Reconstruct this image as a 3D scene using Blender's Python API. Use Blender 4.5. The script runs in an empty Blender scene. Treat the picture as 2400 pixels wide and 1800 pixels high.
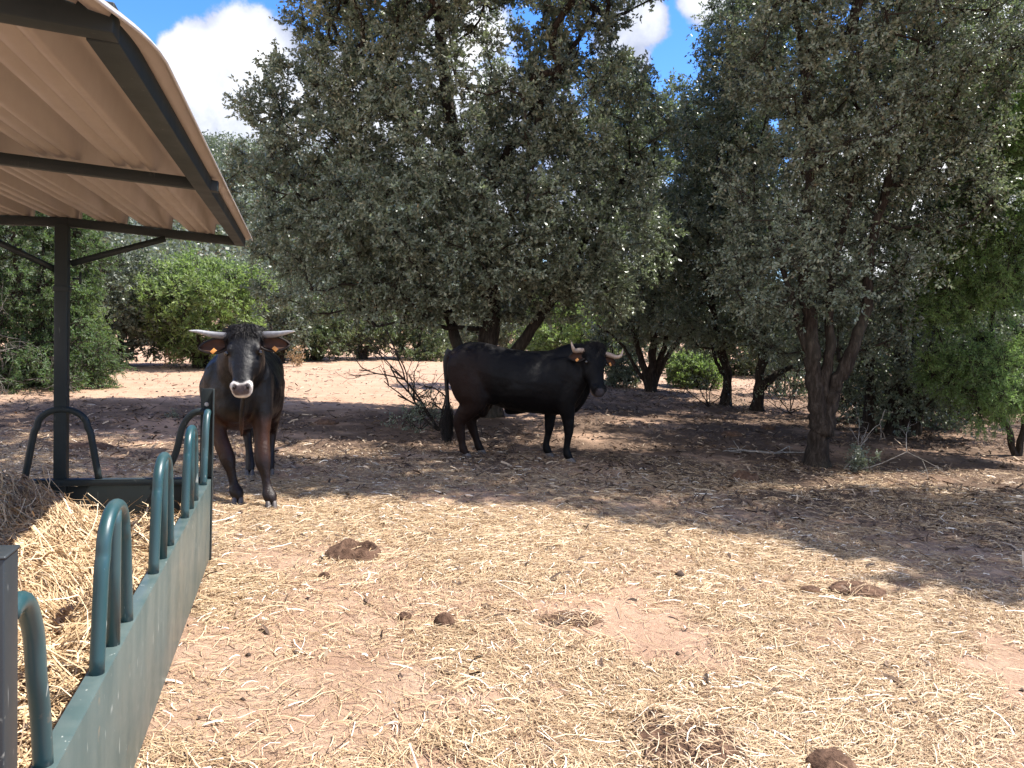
import bpy, math, time
import numpy as np
from mathutils import Matrix, Vector
T0 = time.time()
R_ = math.radians
sc = bpy.context.scene
col = sc.collection

# ------------------------------------------------------------------ camera
F = 1800.0                      # focal length in pixels of a 2400 px wide picture
PITCH, ROLL, CAMH = R_(3.65), R_(2.5), 1.45
fw = np.array([0, math.cos(PITCH), -math.sin(PITCH)])
r0 = np.array([1.0, 0, 0]); u0 = np.array([0, math.sin(PITCH), math.cos(PITCH)])
rt = r0 * math.cos(ROLL) + u0 * math.sin(ROLL)
up = -r0 * math.sin(ROLL) + u0 * math.cos(ROLL)
cd = bpy.data.cameras.new('camera'); cam = bpy.data.objects.new('camera', cd); col.objects.link(cam)
cd.sensor_width = 36; cd.lens = 36 * F / 2400; cd.clip_end = 3000; cd.clip_start = 0.05
M = Matrix(((rt[0], up[0], -fw[0], 0), (rt[1], up[1], -fw[1], 0), (rt[2], up[2], -fw[2], CAMH), (0, 0, 0, 1)))
cam.matrix_world = M
sc.camera = cam

# ------------------------------------------------------------------ sun and sky
SUN_EL, SUN_AZ = R_(60), R_(74)        # azimuth measured clockwise from +Y
sdir = np.array([math.sin(SUN_AZ) * math.cos(SUN_EL), math.cos(SUN_AZ) * math.cos(SUN_EL), math.sin(SUN_EL)])
sl = bpy.data.lights.new('sun', 'SUN'); sl.energy = 5.0; sl.angle = R_(0.5); sl.color = (1.0, 0.95, 0.87)
so = bpy.data.objects.new('sun', sl); col.objects.link(so)
so.rotation_euler = Vector(sdir).to_track_quat('Z', 'Y').to_euler()
sc.view_settings.view_transform = 'Standard'; sc.view_settings.look = 'None'
sc.view_settings.exposure = 1.25; sc.view_settings.gamma = 1

def P(px, py, d):
    """point seen at (px,py) of the 2400x1800 picture at depth d metres along +Y"""
    v = fw * F + rt * (px - 1200) + up * (900 - py)
    return np.array([0, 0, CAMH]) + v * (d / v[1])

world = bpy.data.worlds.new('World'); sc.world = world; world.use_nodes = True
wn = world.node_tree; wn.nodes.clear(); W = wn.nodes.new; L = wn.links.new
def wm(op, a=None, b=None, c=None, clamp=False):
    n = W('ShaderNodeMath'); n.operation = op; n.use_clamp = clamp
    for i, x in enumerate((a, b, c)):
        if x is None: continue
        if isinstance(x, (int, float)): n.inputs[i].default_value = x
        else: L(x, n.inputs[i])
    return n.outputs[0]
sky = W('ShaderNodeTexSky'); sky.sky_type = 'NISHITA'; sky.sun_disc = False
sky.sun_elevation = SUN_EL; sky.sun_rotation = SUN_AZ; sky.air_density = 1.0; sky.dust_density = 0.2; sky.ozone_density = 4.0
hs = W('ShaderNodeHueSaturation'); hs.inputs['Hue'].default_value = .513; hs.inputs['Saturation'].default_value = 1.3; L(sky.outputs[0], hs.inputs['Color'])
bg1 = W('ShaderNodeBackground'); bg1.inputs[1].default_value = 0.13; L(hs.outputs[0], bg1.inputs[0])
tc = W('ShaderNodeTexCoord')
nz = W('ShaderNodeTexNoise'); nz.inputs['Scale'].default_value = 5.5; nz.inputs['Detail'].default_value = 9; nz.inputs['Roughness'].default_value = 0.6
L(tc.outputs['Generated'], nz.inputs['Vector'])
msk = None
for (px, py, rr) in ((480, 150, .085), (560, 110, .08), (610, 160, .09), (420, 130, .05), (470, 220, .09), (540, 260, .11), (600, 300, .1), (500, 300, .05), (560, 390, .08), (640, 400, .1),
                     (740, 330, .14), (900, 380, .16), (1080, 330, .16), (1250, 420, .16), (1500, 60, .055), (1470, 130, .05), (1640, -30, .05), (1420, 480, .1),
                     (1980, 480, .14), (2150, 600, .14), (2400, 60, .12), (2330, 380, .12), (1700, 560, .12), (300, 420, .12), (100, 300, .16), (1050, 60, .10)):
    d = P(px, py, 10) - np.array([0, 0, CAMH]); d /= np.linalg.norm(d); rr = rr * (.85 if px < 660 else 1)
    vm = W('ShaderNodeVectorMath'); vm.operation = 'DISTANCE'; L(tc.outputs['Generated'], vm.inputs[0]); vm.inputs[1].default_value = d
    m_ = wm('SUBTRACT', 1.0, wm('DIVIDE', vm.outputs['Value'], rr))
    msk = m_ if msk is None else wm('MAXIMUM', msk, m_)
for (d, rr) in (((-.3, -1, .45), .75), ((.25, -1, .5), .6), ((-1, -.1, .5), .5), ((.1, -.5, 1), .55), ((-1, -.8, .25), .5)):  # unseen clouds behind and above the camera, added as white fill light
    d = np.array(d) / np.linalg.norm(d); vm = W('ShaderNodeVectorMath'); vm.operation = 'DISTANCE'; L(tc.outputs['Generated'], vm.inputs[0]); vm.inputs[1].default_value = d
    msk = wm('MAXIMUM', msk, wm('SUBTRACT', 1.0, wm('DIVIDE', vm.outputs['Value'], rr)))
msk = wm('MAXIMUM', msk, -0.9)
dens = wm('ADD', wm('MULTIPLY', wm('SUBTRACT', nz.outputs['Fac'], 0.5), 3.3), wm('MULTIPLY', wm('MINIMUM', msk, .6), 1.7)); dens = wm('SUBTRACT', dens, .30)
mr = W('ShaderNodeMapRange'); mr.interpolation_type = 'SMOOTHSTEP'; mr.inputs[1].default_value = 0.0; mr.inputs[2].default_value = 0.30; L(dens, mr.inputs[0])
nz2 = W('ShaderNodeTexNoise'); nz2.inputs['Scale'].default_value = 7; nz2.inputs['Detail'].default_value = 6
mp2 = W('ShaderNodeMapping'); mp2.inputs['Location'].default_value = (.02, 0.01, 0.06); L(tc.outputs['Generated'], mp2.inputs[0]); L(mp2.outputs[0], nz2.inputs['Vector'])
cr = W('ShaderNodeValToRGB'); L(wm('ADD', wm('MULTIPLY', nz2.outputs['Fac'], .7), wm('MULTIPLY', dens, .22)), cr.inputs[0])
cr.color_ramp.elements[0].position = .38; cr.color_ramp.elements[0].color = (.34, .38, .50, 1)
cr.color_ramp.elements[1].position = .58; cr.color_ramp.elements[1].color = (.82, .83, .85, 1)
bg2 = W('ShaderNodeBackground'); 
lp_ = W('ShaderNodeVectorMath'); lp_.operation = 'DOT_PRODUCT'; L(tc.outputs['Generated'], lp_.inputs[0]); lp_.inputs[1].default_value = (-math.sin(R_(20)), -math.cos(R_(20)), 0)
ph = W('ShaderNodeMapRange'); ph.inputs[1].default_value = -.3; ph.inputs[2].default_value = .6; ph.inputs[3].default_value = .72; ph.inputs[4].default_value = 1.05; L(lp_.outputs['Value'], ph.inputs[0]); L(ph.outputs[0], bg2.inputs[1])
L(cr.outputs[0], bg2.inputs[0])
mx = W('ShaderNodeMixShader'); L(mr.outputs[0], mx.inputs[0]); L(bg1.outputs[0], mx.inputs[1]); L(bg2.outputs[0], mx.inputs[2])
wo = W('ShaderNodeOutputWorld'); L(mx.outputs[0], wo.inputs[0])

sc.render.engine = 'CYCLES'
sc.cycles.max_bounces = 6; sc.cycles.diffuse_bounces = 4; sc.cycles.glossy_bounces = 2; sc.cycles.transmission_bounces = 3
sc.cycles.use_denoising = True

# ------------------------------------------------------------------ helpers
def tag(o, label=None, cat=None, group=None, kind=None):
    if label: o['label'] = label
    if cat: o['category'] = cat
    if group: o['group'] = group
    if kind: o['kind'] = kind
    return o
def empty(name, loc=(0, 0, 0), rz=0):
    o = bpy.data.objects.new(name, None); col.objects.link(o); o.location = loc; o.rotation_euler = (0, 0, rz); o.empty_display_size = .2
    return o
def mesh_np(name, V, Q=None, T=None, mat=None, parent=None, smooth=False, fattr=None, vcol=None):
    me = bpy.data.meshes.new(name)
    V = np.ascontiguousarray(V, dtype=np.float32).reshape(-1, 3)
    parts = []; tot = []
    if Q is not None and len(Q): Q = np.asarray(Q, dtype=np.int32).reshape(-1, 4); parts.append(Q.ravel()); tot.append(np.full(len(Q), 4, np.int32))
    if T is not None and len(T): T = np.asarray(T, dtype=np.int32).reshape(-1, 3); parts.append(T.ravel()); tot.append(np.full(len(T), 3, np.int32))
    loops = np.concatenate(parts); tot = np.concatenate(tot)
    me.vertices.add(len(V)); me.vertices.foreach_set('co', V.ravel())
    me.loops.add(len(loops)); me.loops.foreach_set('vertex_index', loops)
    me.polygons.add(len(tot)); st = np.concatenate(([0], np.cumsum(tot)[:-1])).astype(np.int32)
    me.polygons.foreach_set('loop_start', st); me.polygons.foreach_set('loop_total', tot)
    me.update(calc_edges=True)
    if smooth: me.polygons.foreach_set('use_smooth', np.ones(len(tot), dtype=bool))
    if fattr is not None:
        for k, a in fattr.items():
            at = me.attributes.new(k, 'FLOAT', 'FACE'); at.data.foreach_set('value', np.asarray(a, dtype=np.float32))
    if vcol is not None:
        for k, a in vcol.items():
            at = me.attributes.new(k, 'FLOAT_COLOR', 'POINT'); at.data.foreach_set('color', np.asarray(a, dtype=np.float32).ravel())
    if mat: me.materials.append(mat)
    o = bpy.data.objects.new(name, me); col.objects.link(o)
    if parent is not None: o.parent = parent
    return o
def nrm(a):
    return a / np.maximum(np.linalg.norm(a, axis=-1, keepdims=True), 1e-9)

class Acc:
    def __init__(s): s.v = []; s.q = []; s.t = []; s.n = 0
    def add(s, V, Q=None, T=None):
        V = np.asarray(V, float).reshape(-1, 3)
        if Q is not None and len(Q): s.q.append(np.asarray(Q, int) + s.n)
        if T is not None and len(T): s.t.append(np.asarray(T, int) + s.n)
        s.v.append(V); s.n += len(V)
    def tube(s, pts, rad, k=8, cap=True):
        pts = np.asarray(pts, float); n = len(pts)
        rad = np.broadcast_to(np.asarray(rad, float), (n,)) if np.ndim(rad) < 2 else rad
        tg = nrm(np.gradient(pts, axis=0))
        a = np.array([0, 0, 1.0]) if abs(tg[0][2]) < .9 else np.array([1.0, 0, 0])
        u = nrm(np.cross(tg[0], a)); rings = []
        th = np.arange(k) * 2 * math.pi / k
        for i in range(n):
            u = nrm(u - tg[i] * np.dot(u, tg[i])); w = np.cross(tg[i], u)
            rings.append(pts[i] + rad[i] * (np.cos(th)[:, None] * u + np.sin(th)[:, None] * w))
        V = np.concatenate(rings); Q = []
        idx = np.arange(k)
        for i in range(n - 1):
            a_ = i * k + idx; b_ = i * k + (idx + 1) % k
            Q.append(np.stack([a_, b_, b_ + k, a_ + k], 1))
        Tt = []
        if cap:
            V = np.concatenate([V, pts[:1], pts[-1:]]); m = n * k
            Tt = [[m, (j + 1) % k, j] for j in range(k)] + [[m + 1, (n - 1) * k + j, (n - 1) * k + (j + 1) % k] for j in range(k)]
        s.add(V, np.concatenate(Q), Tt)
    def segs(s, A, B, ra, rb, k=4):
        A = np.asarray(A, float); B = np.asarray(B, float); n = len(A)
        if n == 0: return
        d = nrm(B - A); a = np.where(np.abs(d[:, 2:3]) < .9, np.array([[0, 0, 1.0]]), np.array([[1.0, 0, 0]]))
        u = nrm(np.cross(d, a)); w = np.cross(d, u)
        th = np.arange(k) * 2 * math.pi / k
        c = np.cos(th)[None, :, None]; si = np.sin(th)[None, :, None]
        ring = c * u[:, None] + si * w[:, None]
        ra = np.broadcast_to(ra, (n,)); rb = np.broadcast_to(rb, (n,))
        V = np.concatenate([A[:, None] + ring * ra[:, None, None], B[:, None] + ring * rb[:, None, None]], 1)
        base = (np.arange(n) * 2 * k)[:, None]; j = np.arange(k)[None]
        Q = np.stack([base + j, base + (j + 1) % k, base + k + (j + 1) % k, base + k + j], -1).reshape(-1, 4)
        s.add(V.reshape(-1, 3), Q)
    def box(s, c, e, ax=None, taper=1.0):
        """c centre, e full sizes, ax 3x3 rows of axes"""
        ax = np.eye(3) if ax is None else np.asarray(ax, float)
        sg = np.array([[-1, -1, -1], [1, -1, -1], [1, 1, -1], [-1, 1, -1], [-1, -1, 1], [1, -1, 1], [1, 1, 1], [-1, 1, 1]], float)
        V = np.asarray(c) + (sg * np.asarray(e) / 2) @ ax
        s.add(V, [[0, 3, 2, 1], [4, 5, 6, 7], [0, 1, 5, 4], [1, 2, 6, 5], [2, 3, 7, 6], [3, 0, 4, 7]])
    def ellipsoid(s, c, r, ax=None, nu=14, nv=9):
        ax = np.eye(3) if ax is None else np.asarray(ax, float)
        ph = np.linspace(0, math.pi, nv + 2)[1:-1]; th = np.arange(nu) * 2 * math.pi / nu
        V = np.stack([np.outer(np.sin(ph), np.cos(th)), np.outer(np.sin(ph), np.sin(th)), np.outer(np.cos(ph), np.ones(nu))], -1).reshape(-1, 3)
        V = np.concatenate([V, [[0, 0, 1], [0, 0, -1]]])
        V = np.asarray(c) + (V * np.asarray(r)) @ ax
        Q = []; j = np.arange(nu)
        for i in range(nv - 1):
            Q.append(np.stack([i * nu + j, (i + 1) * nu + j, (i + 1) * nu + (j + 1) % nu, i * nu + (j + 1) % nu], 1))
        m = nv * nu
        T = [[m, a, (a + 1) % nu] for a in range(nu)] + [[m + 1, (nv - 1) * nu + (a + 1) % nu, (nv - 1) * nu + a] for a in range(nu)]
        s.add(V, np.concatenate(Q), T)
    def loft(s, rings, cap=True):
        k = len(rings[0]); n = len(rings); V = np.concatenate(rings); Q = []; j = np.arange(k)
        for i in range(n - 1):
            Q.append(np.stack([i * k + j, i * k + (j + 1) % k, (i + 1) * k + (j + 1) % k, (i + 1) * k + j], 1))
        T = []
        if cap:
            V = np.concatenate([V, [rings[0].mean(0)], [rings[-1].mean(0)]]); m = n * k
            T = [[m, (a + 1) % k, a] for a in range(k)] + [[m + 1, (n - 1) * k + a, (n - 1) * k + (a + 1) % k] for a in range(k)]
        s.add(V, np.concatenate(Q), T)
    def build(s, name, mat, parent=None, smooth=False, bevel=0):
        o = mesh_np(name, np.concatenate(s.v), np.concatenate(s.q) if s.q else None, np.concatenate(s.t) if s.t else None, mat, parent, smooth)
        if bevel:
            b = o.modifiers.new('bevel', 'BEVEL'); b.width = bevel; b.segments = 2; b.limit_method = 'ANGLE'
        return o

def spline(pts, m=8):
    """Catmull-Rom through rows (any width)"""
    p = np.asarray(pts, float); p = np.concatenate([[2 * p[0] - p[1]], p, [2 * p[-1] - p[-2]]]); out = []
    for i in range(1, len(p) - 2):
        for t in np.arange(m) / m:
            out.append(.5 * (2 * p[i] + (p[i + 1] - p[i - 1]) * t + (2 * p[i - 1] - 5 * p[i] + 4 * p[i + 1] - p[i + 2]) * t * t + (3 * p[i] - p[i - 1] - 3 * p[i + 1] + p[i + 2]) * t ** 3))
    out.append(p[-2]); return np.array(out)

_tab = np.random.RandomState(7).rand(256, 256)
def vnoise(x, y, s=1.0, o=0):
    x = np.asarray(x, float) * s + 37.3 * o + 1000; y = np.asarray(y, float) * s + 91.7 * o + 1000
    xi = np.floor(x).astype(int); yi = np.floor(y).astype(int); fx = x - xi; fy = y - yi
    fx = fx * fx * (3 - 2 * fx); fy = fy * fy * (3 - 2 * fy)
    g = lambda a, b: _tab[a % 256, b % 256]
    return (g(xi, yi) * (1 - fx) + g(xi + 1, yi) * fx) * (1 - fy) + (g(xi, yi + 1) * (1 - fx) + g(xi + 1, yi + 1) * fx) * fy
def fbm(x, y, s=1.0, n=4, o=0):
    r = 0; a = .5
    for i in range(n): r = r + a * vnoise(x, y, s * 2 ** i, o + i); a *= .5
    return r / (1 - .5 ** n)
def sstep(a, b, x):
    t = np.clip((x - a) / (b - a), 0, 1); return t * t * (3 - 2 * t)

# ------------------------------------------------------------------ terrain height
def G0(x, y):
    x = np.asarray(x, float); y = np.asarray(y, float)
    s = np.clip(y - 9, 0, 60) * .02
    hill = 20 * sstep(42, 130, y + .25 * np.abs(x + 12)) * sstep(12, -25, x + .0 * y) + 3.5 * sstep(45, 150, y)
    back = 1.2 * sstep(-30, -90, y)
    return s + hill + back + .05 * (fbm(x, y, .25, 2, 3) - .5) * sstep(2, 8, y)
def G(x, y):
    x = np.asarray(x, float); y = np.asarray(y, float)
    n = sstep(30, 15, np.hypot(x, y - 5))
    far = sstep(5, 9, y)
    return G0(x, y) + n * (.035 * (fbm(x, y, 1.6, 3, 11) - .5) + (.024 + .006 * far) * np.clip(fbm(x, y, 7, 2, 19) - .56, 0, 1) + .012 * (fbm(x, y, 16, 1, 23) - .5))
def ground(px, py):
    d = 8.0
    for _ in range(40):
        p = P(px, py, d); dz = p[2] - float(G0(p[0], p[1])); v = (P(px, py, 10) - np.array([0, 0, CAMH])) / 10
        d = np.clip(d - dz / (v[2] - .02), .5, 90) if d < 200 else d
    p = P(px, py, d); p[2] = float(G(p[0], p[1])); return p

# ------------------------------------------------------------------ materials
def newmat(name):
    m = bpy.data.materials.new(name); m.use_nodes = True; nt = m.node_tree
    b = nt.nodes['Principled BSDF']; return m, nt, b
def nn(nt, t, **kw):
    n = nt.nodes.new(t)
    for k, v in kw.items():
        if k in n.inputs: n.inputs[k].default_value = v
        else: setattr(n, k, v)
    return n
def ramp(nt, fac, stops):
    r = nt.nodes.new('ShaderNodeValToRGB'); e = r.color_ramp.elements
    while len(e) < len(stops): e.new(.5)
    for i, (p, c) in enumerate(stops): e[i].position = p; e[i].color = (*c, 1)
    nt.links.new(fac, r.inputs[0]); return r.outputs[0]
def noise(nt, scale, detail=4, vec=None, rough=.55, dist=0):
    n = nn(nt, 'ShaderNodeTexNoise'); n.inputs['Scale'].default_value = scale; n.inputs['Detail'].default_value = detail
    n.inputs['Roughness'].default_value = rough; n.inputs['Distortion'].default_value = dist
    if vec is None:
        t = nt.nodes.new('ShaderNodeTexCoord'); vec = t.outputs['Object']
    nt.links.new(vec, n.inputs['Vector']); return n.outputs['Fac']
def bump(nt, b, h, strength=.5, dist=.01):
    n = nn(nt, 'ShaderNodeBump'); n.inputs['Strength'].default_value = strength; n.inputs['Distance'].default_value = dist
    nt.links.new(h, n.inputs['Height']); nt.links.new(n.outputs[0], b.inputs['Normal'])
def mixc(nt, fac, a, b, mode='MIX'):
    n = nt.nodes.new('ShaderNodeMix'); n.data_type = 'RGBA'; n.blend_type = mode
    for i, x in ((0, fac), (6, a), (7, b)):
        if isinstance(x, (int, float)): n.inputs[i].default_value = x
        elif isinstance(x, tuple): n.inputs[i].default_value = (*x, 1)
        else: nt.links.new(x, n.inputs[i])
    return n.outputs[2]
def stretch(nt, sc_):
    t = nt.nodes.new('ShaderNodeTexCoord'); m = nt.nodes.new('ShaderNodeMapping'); m.inputs['Scale'].default_value = sc_
    nt.links.new(t.outputs['Object'], m.inputs[0]); return m.outputs[0]

def leaf_mat(name, stops, trans=.3, rough=.42, spec=.5, tcol=None):
    m, nt, b = newmat(name)
    a = nn(nt, 'ShaderNodeAttribute', attribute_name='rnd')
    c = ramp(nt, a.outputs['Fac'], stops)
    g = nt.nodes.new('ShaderNodeNewGeometry')
    under = mixc(nt, .55, c, (.20, .21, .17))
    c2 = mixc(nt, g.outputs['Backfacing'], c, under)
    nt.links.new(c2, b.inputs['Base Color']); b.inputs['Roughness'].default_value = rough
    b.inputs['Specular IOR Level'].default_value = spec
    tr = nt.nodes.new('ShaderNodeBsdfTranslucent'); tc_ = mixc(nt, .65, c, tcol or (.17, .24, .07)); nt.links.new(tc_, tr.inputs[0])
    mxs = nt.nodes.new('ShaderNodeMixShader'); mxs.inputs[0].default_value = trans
    nt.links.new(b.outputs[0], mxs.inputs[1]); nt.links.new(tr.outputs[0], mxs.inputs[2])
    nt.links.new(mxs.outputs[0], nt.nodes['Material Output'].inputs[0]); return m
M_OAK = leaf_mat('holm_oak_leaf', [(0, (.110, .138, .095)), (.5, (.245, .285, .200)), (.85, (.42, .46, .33)), (.97, (.46, .46, .31)), (1, (.30, .20, .10))], .32, .34, .7)
M_OAKD = leaf_mat('dark_oak_leaf', [(0, (.095, .122, .086)), (.6, (.212, .252, .176)), (.93, (.37, .40, .28)), (1, (.28, .18, .09))], .32, .36, .7)
M_SILV = leaf_mat('grey_oak_leaf', [(0, (.07, .085, .06)), (.6, (.12, .14, .10)), (1, (.20, .21, .15))], .25)
M_JUN = leaf_mat('juniper_leaf', [(0, (.035, .075, .028)), (.6, (.075, .14, .045)), (1, (.15, .22, .07))], .35, .6, .3, (.18, .28, .05))
M_JUNR = leaf_mat('green_juniper_leaf', [(0, (.13, .23, .08)), (.6, (.27, .41, .13)), (1, (.42, .54, .19))], .52, .6, .3, (.22, .36, .07))
M_JUNB = leaf_mat('bright_juniper_leaf', [(0, (.11, .17, .06)), (.6, (.21, .29, .10)), (1, (.35, .42, .16))], .42, .6, .3, (.28, .42, .07))
M_OLIVE = leaf_mat('olive_bush_leaf', [(0, (.05, .075, .03)), (.6, (.10, .13, .05)), (1, (.18, .20, .09))], .33)
M_DRY = leaf_mat('dry_leaf', [(0, (.20, .11, .05)), (.5, (.35, .21, .10)), (1, (.5, .36, .2))], .25, .7, .2, (.4, .25, .1))

def bark_mat(name, c0, c1, dark=.5):
    m, nt, b = newmat(name)
    v = stretch(nt, (9, 9, 2.2)); n1 = noise(nt, 3.0, 6, v, .65, .4); n2 = noise(nt, 1.4, 3)
    c = ramp(nt, n1, [(.3, tuple(x * dark for x in c0)), (.5, c0), (.72, c1)])
    nt.links.new(mixc(nt, ramp(nt, n2, [(.5, (0, 0, 0)), (.8, (.5, .5, .5))]), c, (.09, .09, .07), 'MIX') if dark < 1 else c, b.inputs['Base Color'])
    b.inputs['Roughness'].default_value = .95; b.inputs['Specular IOR Level'].default_value = .15
    bump(nt, b, n1, 1.0, .03); return m
M_BARK = bark_mat('bark', (.034, .026, .021), (.085, .068, .056), .4)
M_DEADD = bark_mat('grey_dead_wood', (.16, .14, .125), (.30, .27, .24), .6)
M_DEAD = bark_mat('dead_wood', (.30, .27, .24), (.50, .46, .42), .7)

def ground_mat():
    m, nt, b = newmat('dirt')
    big = noise(nt, .35, 4); mid = noise(nt, 2.2, 6); fine = noise(nt, 30, 6, rough=.7); grit = noise(nt, 140, 3)
    c = ramp(nt, mid, [(.30, (.29, .180, .122)), (.5, (.385, .260, .180)), (.68, (.45, .32, .235))])
    c = mixc(nt, ramp(nt, big, [(.35, (0, 0, 0)), (.65, (1, 1, 1))]), c, (.42, .27, .185), 'MIX')
    c = mixc(nt, ramp(nt, fine, [(.30, (.8, .8, .8)), (.40, (0, 0, 0))]), c, (.16, .095, .062))
    c = mixc(nt, ramp(nt, grit, [(.6, (0, 0, 0)), (.72, (.5, .5, .5))]), c, (.55, .42, .30))
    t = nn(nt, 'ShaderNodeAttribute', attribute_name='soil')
    dark_soil = mixc(nt, fine, (.045, .030, .022), (.14, .095, .068))  # dark tone for the painted tree shade and the wooded hill
    c = mixc(nt, t.outputs['Fac'], c, dark_soil)
    nt.links.new(c, b.inputs['Base Color']); b.inputs['Roughness'].default_value = 1; b.inputs['Specular IOR Level'].default_value = .1
    h = nt.nodes.new('ShaderNodeMath'); h.operation = 'ADD'; nt.links.new(fine, h.inputs[0]); nt.links.new(mid, h.inputs[1])
    bump(nt, b, h.outputs[0], 1.0, .03); return m
M_DIRT = ground_mat()

def straw_mat(name, stops, rough=.55):
    m, nt, b = newmat(name); a = nn(nt, 'ShaderNodeAttribute', attribute_name='rnd')
    nt.links.new(ramp(nt, a.outputs['Fac'], stops), b.inputs['Base Color']); b.inputs['Roughness'].default_value = rough
    b.inputs['Specular IOR Level'].default_value = .35; return m
M_STRAW = straw_mat('straw', [(0, (.18, .108, .066)), (.3, (.335, .222, .128)), (.65, (.48, .342, .198)), (.9, (.60, .465, .30)), (1, (.78, .70, .58))])
M_HAY = straw_mat('hay', [(0, (.14, .085, .045)), (.3, (.33, .215, .115)), (.65, (.50, .35, .20)), (.9, (.66, .50, .31)), (1, (.85, .76, .6))])
M_LITTER = straw_mat('litter', [(0, (.035, .022, .016)), (.5, (.10, .065, .045)), (.85, (.26, .18, .12)), (1, (.45, .35, .25))], .9)

def paint_mat(name, base, dark, rough=.42, dirt=.5, dustc=(.36, .35, .31), chips=.5):
    m, nt, b = newmat(name)
    n1 = noise(nt, 2.2, 6, rough=.65); v = stretch(nt, (9, 9, 1.6)); n2 = noise(nt, 1.2, 5, v, .45); n3 = noise(nt, 28, 3)
    c = mixc(nt, n1, base, dark)
    c = mixc(nt, ramp(nt, n2, [(.38, (0, 0, 0)), (.80, (dirt,) * 3)]), c, dustc)
    vs = stretch(nt, (55, 55, 9)); n4 = noise(nt, 1.0, 2, vs, .5); n5 = noise(nt, 9, 5, rough=.7)
    c = mixc(nt, ramp(nt, n3, [(.72, (0, 0, 0)), (.78, (chips,) * 3)]), c, (.45, .45, .40))
    c = mixc(nt, ramp(nt, n4, [(.70, (0, 0, 0)), (.76, (chips * 1.2,) * 3)]), c, (.50, .52, .48))
    c = mixc(nt, ramp(nt, n5, [(.66, (0, 0, 0)), (.74, (chips,) * 3)]), c, (.20, .15, .10))
    nt.links.new(c, b.inputs['Base Color']); b.inputs['Roughness'].default_value = rough
    nt.links.new(ramp(nt, n1, [(.3, (rough - .08,) * 3), (.7, (rough + .2,) * 3)]), b.inputs['Roughness'])
    bump(nt, b, n1, .12, .004); return m
M_GREEN = paint_mat('green_paint', (.014, .060, .070), (.010, .042, .050), .34, .08)
M_PANEL = paint_mat('dusty_green_paint', (.060, .092, .089), (.043, .072, .071), .36, .38, (.18, .20, .18), .6)
M_DKGREEN = paint_mat('dark_green_paint', (.006, .015, .017), (.004, .011, .013), .55, .02, (.05, .06, .06), .1)
M_POST = paint_mat('slate_paint', (.013, .019, .024), (.009, .014, .018), .5, .12, (.12, .13, .13), .4)
M_SHEET = paint_mat('roof_sheet_paint', (.41, .355, .31), (.32, .28, .245), .38, .10, (.3, .25, .21), 0)
_b = M_SHEET.node_tree.nodes['Principled BSDF']; _b.inputs['Metallic'].default_value = .3; [M_SHEET.node_tree.links.remove(l) for l in list(_b.inputs['Normal'].links)]
M_ZINC = paint_mat('zinc', (.55, .56, .58), (.42, .43, .45), .35, .2)

# ------------------------------------------------------------------ ground
def axis(near0, near1, step, far0, far1):
    a = list(np.arange(near0, near1, step)); d = step
    lo = []; x = near0
    while x > far0: d *= 1.25; x -= min(d, 40); lo.append(x)
    hi = []; x = a[-1]; d = step
    while x < far1: d *= 1.25; x += min(d, 40); hi.append(x)
    return np.array(lo[::-1] + a + hi)
xs = axis(-6.5, 8.0, .04, -500, 500); ys = axis(1.4, 14.5, .04, -200, 700)
XX, YY = np.meshgrid(xs, ys); ZZ = G(XX, YY)
nx, ny = len(xs), len(ys)
i = np.arange(nx - 1)[None] + (np.arange(ny - 1) * nx)[:, None]
Qg = np.stack([i, i + 1, i + 1 + nx, i + nx], -1).reshape(-1, 4)
def shade_soil(x, y):
    """soil colour darkened over the ground where tree shade falls"""
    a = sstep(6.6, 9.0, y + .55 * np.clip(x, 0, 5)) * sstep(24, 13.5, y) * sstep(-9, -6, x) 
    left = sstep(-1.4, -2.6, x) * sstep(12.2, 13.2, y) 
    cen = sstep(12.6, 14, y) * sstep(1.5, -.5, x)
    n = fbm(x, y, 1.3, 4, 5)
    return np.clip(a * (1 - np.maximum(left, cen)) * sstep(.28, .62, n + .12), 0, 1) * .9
sm = np.maximum(shade_soil(XX, YY), sstep(1.5, 3, ZZ)).ravel()
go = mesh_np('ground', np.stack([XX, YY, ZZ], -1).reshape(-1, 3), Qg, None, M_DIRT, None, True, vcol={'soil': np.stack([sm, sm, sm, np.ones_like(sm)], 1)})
tag(go, kind='structure')

# ------------------------------------------------------------------ straw
def ribbons(c, ang, ln, wd, seg, rng, zf, lift=.004, tilt=.06, bend=.5, c3=None):
    """curved straws lying on the height field zf; returns V, Q, straw index per face"""
    n = len(c); t = np.linspace(-.5, .5, seg + 1)
    curv = rng.normal(0, bend, n)
    A = ang[:, None] + curv[:, None] * t[None] * 2
    dx = np.cumsum(np.cos(A) * (ln / seg)[:, None], 1); dy = np.cumsum(np.sin(A) * (ln / seg)[:, None], 1)
    x = c[:, 0:1] + dx - dx.mean(1, keepdims=True); y = c[:, 1:2] + dy - dy.mean(1, keepdims=True)
    tl = np.abs(rng.normal(0, tilt, n)) * rng.choice([-1, 1], n)
    z = zf(x, y) + lift + np.abs(rng.normal(0, .004, n))[:, None] + (tl[:, None] * t[None] + np.abs(tl)[:, None] * .5) * ln[:, None] + rng.rand(n)[:, None] * .01 * np.cos(t * math.pi)[None]
    Pc = np.stack([x, y, z], -1)
    side = np.stack([-np.sin(A), np.cos(A), rng.normal(0, .6, n)[:, None] + 0 * A], -1); side = nrm(side) * (wd / 2)[:, None, None]
    V = np.stack([Pc - side, Pc + side], 2).reshape(-1, 3)
    b = (np.arange(n) * (seg + 1) * 2)[:, None] + (np.arange(seg) * 2)[None]
    Q = np.stack([b, b + 1, b + 3, b + 2], -1).reshape(-1, 4)
    return V, Q, np.repeat(np.arange(n), seg)
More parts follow.
